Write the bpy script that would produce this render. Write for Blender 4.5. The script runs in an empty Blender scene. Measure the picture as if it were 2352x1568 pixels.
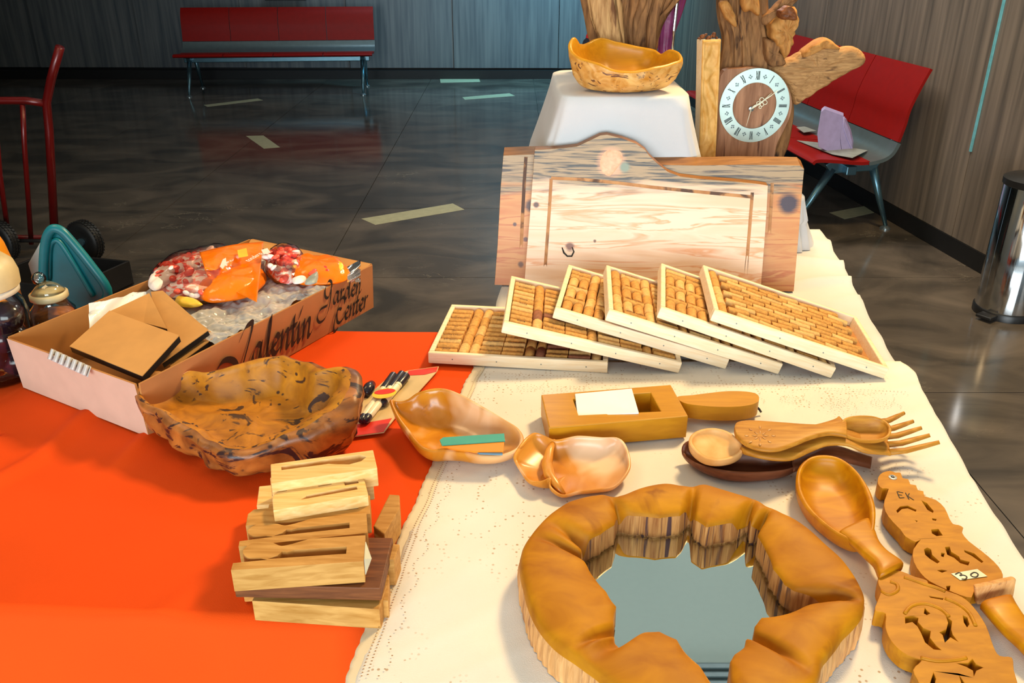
import bpy, bmesh, math, random
from mathutils import Vector, Matrix, Euler, noise
from mathutils.geometry import tessellate_polygon
R = math.radians
random.seed(7)
S = bpy.context.scene
COL = S.collection
# ------------------------------------------------------------------ camera, light, exposure
CAMH, TH, F = 1.55, R(25.1), 2000.0
cd = bpy.data.cameras.new('camera'); cam = bpy.data.objects.new('camera', cd); COL.objects.link(cam)
cam.location = (0, 0, CAMH); cam.rotation_euler = (math.pi / 2 - TH, 0, 0)
cd.sensor_width = 36.0; cd.lens = 36.0 * F / 2352.0; cd.clip_end = 100
S.camera = cam
W = bpy.data.worlds.new('world'); S.world = W; W.use_nodes = True
bg = W.node_tree.nodes['Background']; bg.inputs[0].default_value = (0.62, 0.86, 1.0, 1); bg.inputs[1].default_value = 0.33

def area(name, loc, target, sx, sy, power, col, spread=180):
    l = bpy.data.lights.new(name, 'AREA'); l.shape = 'RECTANGLE'; l.size = sx; l.size_y = sy
    l.energy = power; l.color = col; l.spread = R(spread)
    o = bpy.data.objects.new(name, l); COL.objects.link(o); o.location = loc
    o.rotation_euler = (Vector(target) - Vector(loc)).to_track_quat('-Z', 'Y').to_euler()
    return o
area('warm_hall_lamp', (1.5, 2.9, 3.4), (0.3, 1.3, .75), .5, .5, 104, (1, .70, .33))
area('warm_hall_lamp', (-1.6, 1.9, 3.45), (-.5, 1.3, .75), 1.2, 1.2, 27, (1, .66, .32))
area('daylight_window', (-.5, -3.4, 1.45), (0.4, 1.9, 1.0), 4.5, 1.9, 262, (.88, .97, 1))
area('teal_wall_washer', (0.7, 9.4, 3.4), (0.9, 10.7, .6), .9, .3, 75, (.2, .72, 1), 110)
area('wall_washer', (-.8, 8.9, 3.4), (-1.2, 10.7, .6), 2.0, .3, 12, (.75, .88, 1), 130)
area('ceiling_fill_light', (.6, 4.6, 2.95), (.6, 4.6, 3.6), 5, 4, 44, (.86, .97, .96))  # added unseen fill, brightens the ceiling and the hall below
area('hall_fill_light', (0.6, 5.6, 3.4), (1.9, 5.4, .4), 1.0, 1.0, 60, (1, .92, .84))  # added fill without a visible fixture, lifts the floor and right bench
S.view_settings.view_transform = 'Standard'; S.view_settings.look = 'None'
S.view_settings.gamma = 1.0; S.view_settings.use_curve_mapping = False
S.view_settings.exposure = 0.33

# ------------------------------------------------------------------ geometry helpers
def ray(px, py):
    v = -(py - 784) / F
    return Vector(((px - 1176) / F, math.cos(TH) + v * math.sin(TH), -math.sin(TH) + v * math.cos(TH)))
def P(px, py, z=.75):
    d = ray(px, py); return Vector((0, 0, CAMH)) + d * ((z - CAMH) / d.z)
def Q(px, py, Y):
    d = ray(px, py); return Vector((0, 0, CAMH)) + d * (Y / d.y)
def PL(px, py, o, n):
    d = ray(px, py); c = Vector((0, 0, CAMH)); return c + d * ((Vector(o) - c).dot(n) / d.dot(n))
def catmull(pts, n, closed=True):
    m = len(pts); out = []
    segs = m if closed else m - 1
    for s in range(segs):
        if closed: p0, p1, p2, p3 = pts[s - 1], pts[s], pts[(s + 1) % m], pts[(s + 2) % m]
        else: p0, p1, p2, p3 = pts[max(s - 1, 0)], pts[s], pts[s + 1], pts[min(s + 2, m - 1)]
        for k in range(n):
            t = k / n
            out.append(tuple(.5 * (2 * b + (c - a) * t + (2 * a - 5 * b + 4 * c - d) * t * t + (3 * b - a - 3 * c + d) * t ** 3) for a, b, c, d in zip(p0, p1, p2, p3)))
    if not closed: out.append(tuple(pts[-1]))
    return out
def resample(pts, n, closed=True):
    p = [Vector(a) for a in pts]
    if closed: p = p + [p[0]]
    L = [0]
    for a, b in zip(p, p[1:]): L.append(L[-1] + (b - a).length)
    out = []; j = 0; T = L[-1]
    for i in range(n):
        t = T * i / (n if closed else n - 1)
        while j < len(L) - 2 and L[j + 1] < t: j += 1
        f = (t - L[j]) / max(L[j + 1] - L[j], 1e-9); out.append(p[j].lerp(p[j + 1], min(f, 1)))
    return out
def nz(v, s=1.0, off=0.0): return noise.noise(Vector(v) * s + Vector((off, off * 1.7, off * .6)))

class G:
    def __init__(s): s.v = []; s.f = []; s.m = []
    def add(s, vs, fs, mi=0):
        b = len(s.v); s.v += [Vector(a) for a in vs]; s.f += [tuple(b + i for i in f) for f in fs]; s.m += [mi] * len(fs); return s
    def box(s, c, sz, rot=None, mi=0):
        x, y, z = [a / 2 for a in sz]; M = rot if rot else Matrix.Identity(3)
        vs = [Vector(c) + M @ Vector((a * x, b * y, d * z)) for d in (-1, 1) for a, b in ((-1, -1), (1, -1), (1, 1), (-1, 1))]
        return s.add(vs, [(3, 2, 1, 0), (4, 5, 6, 7), (0, 1, 5, 4), (1, 2, 6, 5), (2, 3, 7, 6), (3, 0, 4, 7)], mi)
    def quadbox(s, top, bot, mi=0):
        return s.add(list(bot) + list(top), [(3, 2, 1, 0), (4, 5, 6, 7), (0, 1, 5, 4), (1, 2, 6, 5), (2, 3, 7, 6), (3, 0, 4, 7)], mi)
    def prism(s, pts, vec, holes=(), mi=0, mi_side=None):
        # pts: front outline (3D), extruded by vec; holes: list of 3D loops
        loops = [[Vector(p) for p in pts]] + [[Vector(p) for p in h] for h in holes]
        tri = tessellate_polygon(loops); fl = [p for l in loops for p in l]; n = len(fl); vec = Vector(vec)
        s.add(fl + [p + vec for p in fl], [tuple(t) for t in tri] + [tuple(n + i for i in reversed(t)) for t in tri], mi)
        b = len(s.v) - 2 * n; k = 0
        for l in loops:
            m = len(l)
            for i in range(m):
                j = (i + 1) % m; s.f.append((b + k + i, b + k + j, b + n + k + j, b + n + k + i)); s.m.append(mi if mi_side is None else mi_side)
            k += m
        return s
    def rings(s, rs, cap0=True, cap1=True, closed=True, mi=0):
        n = len(rs[0]); b = len(s.v)
        for r in rs: s.v += [Vector(p) for p in r]
        for i in range(len(rs) - 1):
            for j in range(n if closed else n - 1):
                k = (j + 1) % n; s.f.append((b + i * n + j, b + i * n + k, b + (i + 1) * n + k, b + (i + 1) * n + j)); s.m.append(mi)
        for flag, i in ((cap0, 0), (cap1, len(rs) - 1)):
            if flag:
                c = sum((Vector(p) for p in rs[i]), Vector()) / n; s.v.append(c); ci = len(s.v) - 1
                for j in range(n):
                    k = (j + 1) % n; s.f.append((ci, b + i * n + k, b + i * n + j) if i == 0 else (ci, b + i * n + j, b + i * n + k)); s.m.append(mi)
        return s
    def lathe(s, prof, c, n=24, axis=None, mi=0, caps=(True, True)):
        A = axis if axis else Matrix.Identity(3); c = Vector(c)
        return s.rings([[c + A @ Vector((r * math.cos(2 * math.pi * j / n), r * math.sin(2 * math.pi * j / n), z)) for j in range(n)] for r, z in prof], caps[0], caps[1], mi=mi)
    def tube(s, path, rad, n=10, mi=0, flat=1.0, up=None):
        p = [Vector(a) for a in path]; m = len(p); rs = []
        if not isinstance(rad, (list, tuple)): rad = [rad] * m
        u0 = Vector(up) if up else Vector((0, 0, 1))
        for i in range(m):
            t = (p[min(i + 1, m - 1)] - p[max(i - 1, 0)]).normalized()
            if abs(t.dot(u0)) > .98 and not up: u0 = Vector((0, 1, 0))
            a = t.cross(u0).normalized(); b = a.cross(t).normalized()
            rs.append([p[i] + a * (math.cos(2 * math.pi * j / n) * rad[i]) + b * (math.sin(2 * math.pi * j / n) * rad[i] * flat) for j in range(n)])
        return s.rings(rs, mi=mi)
    def ell(s, c, r, n=16, k=10, rot=None, mi=0):
        M = rot if rot else Matrix.Identity(3); c = Vector(c)
        return s.rings([[c + M @ Vector((r[0] * math.cos(2 * math.pi * j / n) * math.sin(math.pi * i / k), r[1] * math.sin(2 * math.pi * j / n) * math.sin(math.pi * i / k), -r[2] * math.cos(math.pi * i / k))) for j in range(n)] for i in range(1, k)], mi=mi)
    def grid(s, fn, nu, nv, mi=0):
        vs = [fn(i / nu, j / nv) for j in range(nv + 1) for i in range(nu + 1)]
        return s.add(vs, [(j * (nu + 1) + i, j * (nu + 1) + i + 1, (j + 1) * (nu + 1) + i + 1, (j + 1) * (nu + 1) + i) for j in range(nv) for i in range(nu)], mi)
    def sheet(s, fn, nu, nv, th, mi=0):
        # closed thin sheet from fn(u,v)->point, thickness th along local normal
        n = (nu + 1); top = [[Vector(fn(i / nu, j / nv)) for i in range(nu + 1)] for j in range(nv + 1)]
        def nrm(i, j):
            a = top[j][min(i + 1, nu)] - top[j][max(i - 1, 0)]; b = top[min(j + 1, nv)][i] - top[max(j - 1, 0)][i]
            return a.cross(b).normalized()
        vs = [top[j][i] for j in range(nv + 1) for i in range(n)] + [top[j][i] - nrm(i, j) * th for j in range(nv + 1) for i in range(n)]
        N = n * (nv + 1); fs = []
        for j in range(nv):
            for i in range(nu):
                q = (j * n + i, j * n + i + 1, (j + 1) * n + i + 1, (j + 1) * n + i); fs += [q, tuple(N + a for a in reversed(q))]
        e = [(j * n + i, j * n + i + 1) for j in (0, nv) for i in range(nu)] + [(j * n + i, (j + 1) * n + i) for i in (0, nu) for j in range(nv)]
        fs += [(a, b, N + b, N + a) for a, b in e]
        return s.add(vs, fs, mi)

def finish(me):
    bm = bmesh.new(); bm.from_mesh(me); bmesh.ops.recalc_face_normals(bm, faces=bm.faces); bm.to_mesh(me); bm.free()
def mk(name, g, mats, parent=None, smooth=False, bevel=0, origin=None, local=False, recalc=True, auto=None):
    """link the geometry as one mesh object; g in world coordinates unless local"""
    if not isinstance(mats, (list, tuple)): mats = [mats]
    if parent is not None: off = None if local else parent['_M'].inverted() if False else MW[parent.name].inverted()
    vs = g.v
    o_loc = Vector((0, 0, 0))
    if parent is not None:
        if not local: vs = [off @ v for v in vs]
    else:
        xs = [v.x for v in vs]; ys = [v.y for v in vs]; zs = [v.z for v in vs]
        o_loc = Vector(origin) if origin else Vector(((min(xs) + max(xs)) / 2, (min(ys) + max(ys)) / 2, min(zs)))
        vs = [v - o_loc for v in vs]
    me = bpy.data.meshes.new(name); me.from_pydata([tuple(v) for v in vs], [], g.f)
    for m in mats: me.materials.append(m)
    me.polygons.foreach_set('material_index', g.m)
    if smooth: me.polygons.foreach_set('use_smooth', [True] * len(g.f))
    me.update()
    if recalc: finish(me)
    if smooth and auto: me.set_sharp_from_angle(angle=R(auto))
    o = bpy.data.objects.new(name, me); COL.objects.link(o)
    if parent is not None: o.parent = parent; MW[o.name] = MW[parent.name].copy()
    else: o.location = o_loc; MW[o.name] = Matrix.Translation(o_loc)
    if bevel:
        b = o.modifiers.new('bevel', 'BEVEL'); b.width = bevel; b.segments = 2; b.limit_method = 'ANGLE'; b.angle_limit = R(40)
        b.harden_normals = False
    return o
MW = {}
def thing(name, label, cat, loc, rot=None, group=None, kind=None):
    o = bpy.data.objects.new(name, None); COL.objects.link(o); o.empty_display_size = .05
    M = Matrix.Translation(Vector(loc)) @ (rot.to_4x4() if rot else Matrix.Identity(4))
    o.matrix_basis = M; MW[o.name] = M
    if label: o['label'] = label
    if cat: o['category'] = cat
    if group: o['group'] = group
    if kind: o['kind'] = kind
    return o
def tag(o, label, cat, group=None):
    o['label'] = label; o['category'] = cat
    if group: o['group'] = group
    return o
def copy_child(o, parent, mat=None):
    c = o.copy(); COL.objects.link(c); c.parent = parent
    if mat is not None: c.matrix_basis = mat
    return c

# ------------------------------------------------------------------ materials
def base(name, rough=.5, metal=0.0, spec=.5):
    m = bpy.data.materials.new(name); m.use_nodes = True; nt = m.node_tree; b = nt.nodes['Principled BSDF']
    b.inputs['Roughness'].default_value = rough; b.inputs['Metallic'].default_value = metal
    b.inputs['Specular IOR Level'].default_value = spec
    return m, nt, b
def lin(c):
    return tuple(((x / 255) / 12.92 if x / 255 <= .04045 else ((x / 255 + .055) / 1.055) ** 2.4) for x in c) + (1,)
def nd(nt, t, **kw):
    n = nt.nodes.new(t)
    for k, v in kw.items():
        if k in n.inputs: n.inputs[k].default_value = v
        else: setattr(n, k, v)
    return n
def coords(nt, scale=(1, 1, 1), rot=(0, 0, 0), space='Object'):
    tc = nd(nt, 'ShaderNodeTexCoord'); mp = nd(nt, 'ShaderNodeMapping'); mp.inputs['Scale'].default_value = scale; mp.inputs['Rotation'].default_value = rot
    nt.links.new(tc.outputs[space], mp.inputs[0]); return mp.outputs[0]
def ramp(nt, src, stops):
    r = nd(nt, 'ShaderNodeValToRGB'); e = r.color_ramp.elements
    while len(e) < len(stops): e.new(.5)
    for i, (p, c) in enumerate(stops): e[i].position = p; e[i].color = c
    nt.links.new(src, r.inputs[0]); return r.outputs[0]
def mixc(nt, fac, a, b, mode='MIX'):
    m = nd(nt, 'ShaderNodeMix', data_type='RGBA', blend_type=mode)
    if isinstance(fac, float): m.inputs[0].default_value = fac
    else: nt.links.new(fac, m.inputs[0])
    for s, i in ((a, 6), (b, 7)):
        if isinstance(s, tuple): m.inputs[i].default_value = s
        else: nt.links.new(s, m.inputs[i])
    return m.outputs[2]
def bump(nt, b, src, st, dist=.002):
    n = nd(nt, 'ShaderNodeBump'); n.inputs['Strength'].default_value = st; n.inputs['Distance'].default_value = dist
    nt.links.new(src, n.inputs['Height']); nt.links.new(n.outputs[0], b.inputs['Normal'])
def plain(name, c, rough=.5, metal=0.0, spec=.5, var=.12, vs=25, bst=.15, bd=.001):
    m, nt, b = base(name, rough, metal, spec); co = coords(nt)
    n = nd(nt, 'ShaderNodeTexNoise', Scale=vs, Detail=5.0); nt.links.new(co, n.inputs['Vector'])
    c = lin(c); lo = tuple(x * (1 - var) for x in c[:3]) + (1,); hi = tuple(min(x * (1 + var), 1) for x in c[:3]) + (1,)
    nt.links.new(ramp(nt, n.outputs[0], [(.35, lo), (.65, hi)]), b.inputs['Base Color'])
    if bst: bump(nt, b, n.outputs[0], bst, bd)
    return m
def wood(name, ca, cb, rough=.45,  scale=(4, 30, 30), rot=(0, 0, 0), dark=None, dk=.62, bst=.3, coat=0, ns=3.0):
    """stretched noise grain between two tones, with optional darker streaks"""
    m, nt, b = base(name, rough, spec=.28); co = coords(nt, scale, rot)
    n = nd(nt, 'ShaderNodeTexNoise', Scale=ns, Detail=7.0, Distortion=.6); nt.links.new(co, n.inputs['Vector'])
    c = ramp(nt, n.outputs[0], [(.32, lin(ca)), (.5, tuple((x + y) / 2 for x, y in zip(lin(ca), lin(cb)))), (.68, lin(cb))])
    if dark:
        n2 = nd(nt, 'ShaderNodeTexNoise', Scale=ns * .45, Detail=4.0, Distortion=1.2); nt.links.new(co, n2.inputs['Vector'])
        f = ramp(nt, n2.outputs[0], [(dk - .04, (0, 0, 0, 1)), (dk + .06, (1, 1, 1, 1))])
        c = mixc(nt, f, c, lin(dark))
    nt.links.new(c, b.inputs['Base Color']); bump(nt, b, n.outputs[0], bst, .0015)
    if coat: b.inputs['Coat Weight'].default_value = coat; b.inputs['Coat Roughness'].default_value = .25
    return m
def burl(name, ca, cb, dark, s=14, amt=.60, rough=.4, spots=True, bst=.4, pale=None, pth=.56):
    m, nt, b = base(name, rough); co = coords(nt)
    n = nd(nt, 'ShaderNodeTexNoise', Scale=float(s), Detail=8.0, Distortion=1.5); nt.links.new(co, n.inputs['Vector'])
    c = ramp(nt, n.outputs[0], [(.3, lin(ca)), (.7, lin(cb))])
    n2 = nd(nt, 'ShaderNodeTexNoise', Scale=s * .8, Detail=5.0, Distortion=2.6); mp = coords(nt, (1, 1, 1.8), (.4, .2, .3)); nt.links.new(mp, n2.inputs['Vector'])
    f = ramp(nt, n2.outputs[0], [(amt, (0, 0, 0, 1)), (amt + .05, (1, 1, 1, 1))]); c = mixc(nt, f, c, lin(dark))
    if pale:
        n3 = nd(nt, 'ShaderNodeTexNoise', Scale=s * .5, Detail=3.0, Distortion=.8); mp = coords(nt, (1, 1, 1), (1.4, 2.2, .3)); nt.links.new(mp, n3.inputs['Vector'])
        f3 = ramp(nt, n3.outputs[0], [(pth, (0, 0, 0, 1)), (pth + .12, (1, 1, 1, 1))]); c = mixc(nt, f3, c, lin(pale))
    if spots:
        v = nd(nt, 'ShaderNodeTexVoronoi', Scale=s * 2.2); v.inputs['Randomness'].default_value = 1; nt.links.new(co, v.inputs['Vector'])
        f2 = ramp(nt, v.outputs['Distance'], [(.10, (1, 1, 1, 1)), (.17, (0, 0, 0, 1))])
        n4 = nd(nt, 'ShaderNodeTexNoise', Scale=s * .9, Detail=1.0); nt.links.new(co, n4.inputs['Vector'])
        f4 = ramp(nt, n4.outputs[0], [(.52, (0, 0, 0, 1)), (.56, (1, 1, 1, 1))])
        c = mixc(nt, mixc(nt, 1.0, f2, f4, 'MULTIPLY'), c, lin(dark))
    nt.links.new(c, b.inputs['Base Color']); bump(nt, b, n.outputs[0], bst, .002)
    return m
def glassy(name, tint, alpha, rough=.08, milky=False):
    """thin clear film or glass: tinted see-through mixed with gloss"""
    m = bpy.data.materials.new(name); m.use_nodes = True; nt = m.node_tree; nt.nodes.clear()
    o = nd(nt, 'ShaderNodeOutputMaterial'); t = nd(nt, 'ShaderNodeBsdfTransparent'); t.inputs[0].default_value = tint
    g = nd(nt, 'ShaderNodeBsdfPrincipled' if milky else 'ShaderNodeBsdfGlossy'); g.inputs['Base Color' if milky else 'Color'].default_value = tint; g.inputs['Roughness'].default_value = rough
    mx = nd(nt, 'ShaderNodeMixShader'); fr = nd(nt, 'ShaderNodeFresnel'); fr.inputs[0].default_value = 1.5
    ad = nd(nt, 'ShaderNodeMath', operation='ADD', use_clamp=True); ad.inputs[1].default_value = alpha
    nt.links.new(fr.outputs[0], ad.inputs[0]); nt.links.new(ad.outputs[0], mx.inputs[0])
    nt.links.new(t.outputs[0], mx.inputs[1]); nt.links.new(g.outputs[0], mx.inputs[2]); nt.links.new(mx.outputs[0], o.inputs[0])
    n = nd(nt, 'ShaderNodeTexNoise', Scale=30.0, Detail=3.0); bp = nd(nt, 'ShaderNodeBump'); bp.inputs['Strength'].default_value = .3; bp.inputs['Distance'].default_value = .003
    nt.links.new(coords(nt), n.inputs['Vector']); nt.links.new(n.outputs[0], bp.inputs['Height']); nt.links.new(bp.outputs[0], g.inputs['Normal'])
    return m

# floor marble
def marble(name, dark, mid, vein):
    m, nt, b = base(name, .13, spec=.5); tc = nd(nt, 'ShaderNodeNewGeometry'); mp = nd(nt, 'ShaderNodeMapping'); nt.links.new(tc.outputs['Position'], mp.inputs[0])
    mp.inputs['Rotation'].default_value = (0, 0, .5); mp.inputs['Scale'].default_value = (1, 1.7, 1)
    n = nd(nt, 'ShaderNodeTexNoise', Scale=1.6, Detail=9.0, Distortion=1.2); nt.links.new(mp.outputs[0], n.inputs['Vector'])
    c = ramp(nt, n.outputs[0], [(.35, lin(dark)), (.68, lin(mid))])
    n2 = nd(nt, 'ShaderNodeTexNoise', Scale=2.3, Detail=6.0, Distortion=1.6); nt.links.new(mp.outputs[0], n2.inputs['Vector'])
    ab = nd(nt, 'ShaderNodeMath', operation='SUBTRACT'); ab.inputs[1].default_value = .5; nt.links.new(n2.outputs[0], ab.inputs[0])
    a2 = nd(nt, 'ShaderNodeMath', operation='ABSOLUTE'); nt.links.new(ab.outputs[0], a2.inputs[0])
    f = ramp(nt, a2.outputs[0], [(.0, (1, 1, 1, 1)), (.0045, (0, 0, 0, 1))])
    n3 = nd(nt, 'ShaderNodeTexNoise', Scale=1.1, Detail=1.0); nt.links.new(mp.outputs[0], n3.inputs['Vector'])
    f3 = ramp(nt, n3.outputs[0], [(.56, (0, 0, 0, 1)), (.68, (.6, .6, .6, 1))])
    c = mixc(nt, mixc(nt, 1.0, f, f3, 'MULTIPLY'), c, lin(vein)); nt.links.new(c, b.inputs['Base Color'])
    return m
M_floor = marble('dark_marble', (60, 56, 52), (104, 94, 84), (150, 142, 124))
M_grout = plain('floor_joint', (84, 80, 70), .6)
M_inlay = plain('pale_stone_inlay', (176, 174, 142), .35, var=.08)
def wallmat(name, a, b_, seam=True):
    m, nt, b = base(name, .42); co = coords(nt, (26, 26, 1.1))
    n = nd(nt, 'ShaderNodeTexNoise', Scale=1.0, Detail=7.0, Distortion=.25); nt.links.new(co, n.inputs['Vector'])
    nt.links.new(ramp(nt, n.outputs[0], [(.3, lin(a)), (.7, lin(b_))]), b.inputs['Base Color']); bump(nt, b, n.outputs[0], .12, .002)
    return m
M_wallb = wallmat('grey_laminate_panel', (72, 80, 86), (112, 114, 114)); M_wallr = wallmat('brown_laminate_panel', (86, 78, 70), (130, 116, 102))
M_black = plain('black_rubber', (16, 16, 17), .55); M_blackp = plain('black_plastic', (26, 25, 25), .35)
M_ceil = plain('ceiling_paint', (176, 186, 180), .8, var=.01, bst=0)
M_red = plain('red_bench_lacquer', (136, 10, 3), .5, spec=.25, var=.05, bst=0); M_steel = plain('brushed_steel', (158, 172, 176), .28, .85, var=.06, bst=.05)
M_shell = plain('grey_perforated_steel', (110, 124, 126), .35, .6, var=.05)
M_leg = plain('teal_tinted_aluminium', (96, 132, 146), .3, .8, var=.05, bst=.05)
M_chrome = plain('polished_chrome', (205, 208, 210), .09, 1.0, var=.02, bst=0)
M_redtube = plain('dark_red_painted_tube', (96, 10, 9), .28, .1, var=.06, bst=0)

def clothmat(name, c, rough=.85, weave=900, lace=False, sheen=.1):
    m, nt, b = base(name, rough, spec=.2); co = coords(nt)
    n = nd(nt, 'ShaderNodeTexNoise', Scale=5.0, Detail=5.0); nt.links.new(co, n.inputs['Vector'])
    cc = lin(c); col = ramp(nt, n.outputs[0], [(.3, tuple(x * .90 for x in cc[:3]) + (1,)), (.7, cc)])
    n2 = nd(nt, 'ShaderNodeTexNoise', Scale=float(weave), Detail=1.0); nt.links.new(co, n2.inputs['Vector']); bump(nt, b, n2.outputs[0], .35, .0008)
    b.inputs['Sheen Weight'].default_value = sheen
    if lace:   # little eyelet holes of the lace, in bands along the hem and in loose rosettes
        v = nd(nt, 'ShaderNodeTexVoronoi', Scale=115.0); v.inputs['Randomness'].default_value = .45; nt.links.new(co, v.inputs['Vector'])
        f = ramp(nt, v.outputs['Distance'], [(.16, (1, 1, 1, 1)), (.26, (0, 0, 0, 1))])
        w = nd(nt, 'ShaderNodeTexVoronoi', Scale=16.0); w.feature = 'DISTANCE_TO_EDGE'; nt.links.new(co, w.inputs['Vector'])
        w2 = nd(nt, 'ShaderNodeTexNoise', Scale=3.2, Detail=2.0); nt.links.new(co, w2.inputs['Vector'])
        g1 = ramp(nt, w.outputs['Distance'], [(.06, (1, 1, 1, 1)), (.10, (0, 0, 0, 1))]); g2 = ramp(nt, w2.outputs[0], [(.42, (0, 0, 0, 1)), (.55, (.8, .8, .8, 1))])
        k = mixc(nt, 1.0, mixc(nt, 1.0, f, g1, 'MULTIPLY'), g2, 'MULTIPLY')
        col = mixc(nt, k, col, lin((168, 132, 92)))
    nt.links.new(col, b.inputs['Base Color'])
    return m
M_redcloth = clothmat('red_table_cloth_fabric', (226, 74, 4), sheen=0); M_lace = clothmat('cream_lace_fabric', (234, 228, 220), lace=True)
M_white = clothmat('white_cotton', (214, 212, 212)); M_band = clothmat('lace_hem', (228, 212, 184), lace=True)
M_tabletop = plain('table_laminate', (120, 110, 100), .5)

W_pale = wood('pale_sawn_wood', (222, 172, 98), (240, 202, 138), .5, (5, 60, 60), bst=.2)
W_block = wood('honey_sawn_wood', (174, 120, 52), (206, 154, 84), .55, (6, 40, 40), bst=.25)
W_blockd = wood('dark_brown_wood', (92, 50, 26), (130, 76, 40), .5, (5, 50, 50), bst=.2)
W_gold = wood('golden_oiled_wood', (178, 108, 2), (206, 140, 6), .45, (3, 14, 14), bst=.15, coat=.05)
W_ring = wood('golden_burl_top', (164, 98, 1), (196, 130, 5), .6, (6, 9, 9), dark=(146, 84, 3), dk=.66, bst=.35, ns=2.6)
W_bark = wood('stripy_split_edge', (150, 92, 44), (212, 154, 90), .6, (60, 60, 4), dark=(84, 56, 54), dk=.60, bst=.9)
W_edge = wood('tan_split_edge', (196, 136, 76), (222, 168, 108), .6, (60, 60, 4), dark=(150, 96, 62), dk=.62, bst=.8)
W_bowl = burl('burl_bowl_wood', (150, 90, 4), (198, 128, 12), (66, 36, 14), 19, .585, .6, bst=.6)
W_bowlo = burl('burl_bowl_outside', (98, 52, 20), (176, 106, 42), (50, 26, 24), 15, .55, .42, bst=1.0, pale=(220, 158, 104))
W_small = burl('polished_olive_wood', (190, 114, 16), (216, 146, 44), (156, 90, 20), 11, .64, .24, False, .2, pale=(240, 196, 150), pth=.5)  # pale patches put the bowl's sheen into the colour
W_bright = burl('pale_burl_outside', (200, 130, 38), (240, 188, 110), (112, 66, 38), 26, .60, .5, True, .9, pale=(246, 206, 150))
W_card = wood('orange_satin_wood', (184, 124, 14), (198, 138, 22), .4, (4, 30, 30), bst=.1, coat=.1)
W_util = wood('spoon_olive_wood', (166, 106, 26), (196, 138, 50), .5, (5, 36, 36), bst=.2)
W_brown = wood('walnut_brown_wood', (104, 58, 36), (134, 80, 52), .36, (4, 26, 26), bst=.15)
W_carve = wood('carved_golden_wood', (170, 108, 6), (194, 130, 16), .55, (8, 24, 24), bst=.35)
W_drift = wood('driftwood_bark', (104, 70, 42), (160, 114, 70), .8, (26, 26, 5), dark=(60, 38, 26), dk=.64, bst=1.0)
W_driftl = wood('pale_driftwood', (160, 116, 70), (208, 164, 108), .75, (40, 40, 6), dark=(110, 72, 42), dk=.66, bst=1.0)
W_driftb = wood('weathered_branch', (146, 104, 62), (190, 144, 92), .75, (8, 50, 60), (0, .35, 0), dark=(96, 64, 40), dk=.66, bst=1.0)
W_stub = wood('yellow_heartwood', (160, 104, 46), (192, 138, 74), .7, (20, 20, 8), dark=(120, 74, 34), dk=.62, bst=.9)
W_clock = wood('clock_slab_wood', (136, 92, 64), (172, 124, 92), .55, (30, 30, 3), dark=(88, 50, 34), dk=.66, bst=.3)
W_frame = wood('trivet_frame_wood', (240, 212, 168), (250, 232, 200), .5, (5, 60, 60), bst=.12)
W_shell = burl('shell_swirl_wood', (196, 120, 24), (222, 152, 60), (170, 98, 30), 10, .66, .3, False, .25, pale=(244, 204, 164), pth=.50)  # pale wood streaks, with the dish's top sheen painted into them
W_disc = wood('pale_spoon_wood', (214, 154, 84), (232, 182, 120), .5, (8, 8, 8), bst=.15)
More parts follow.
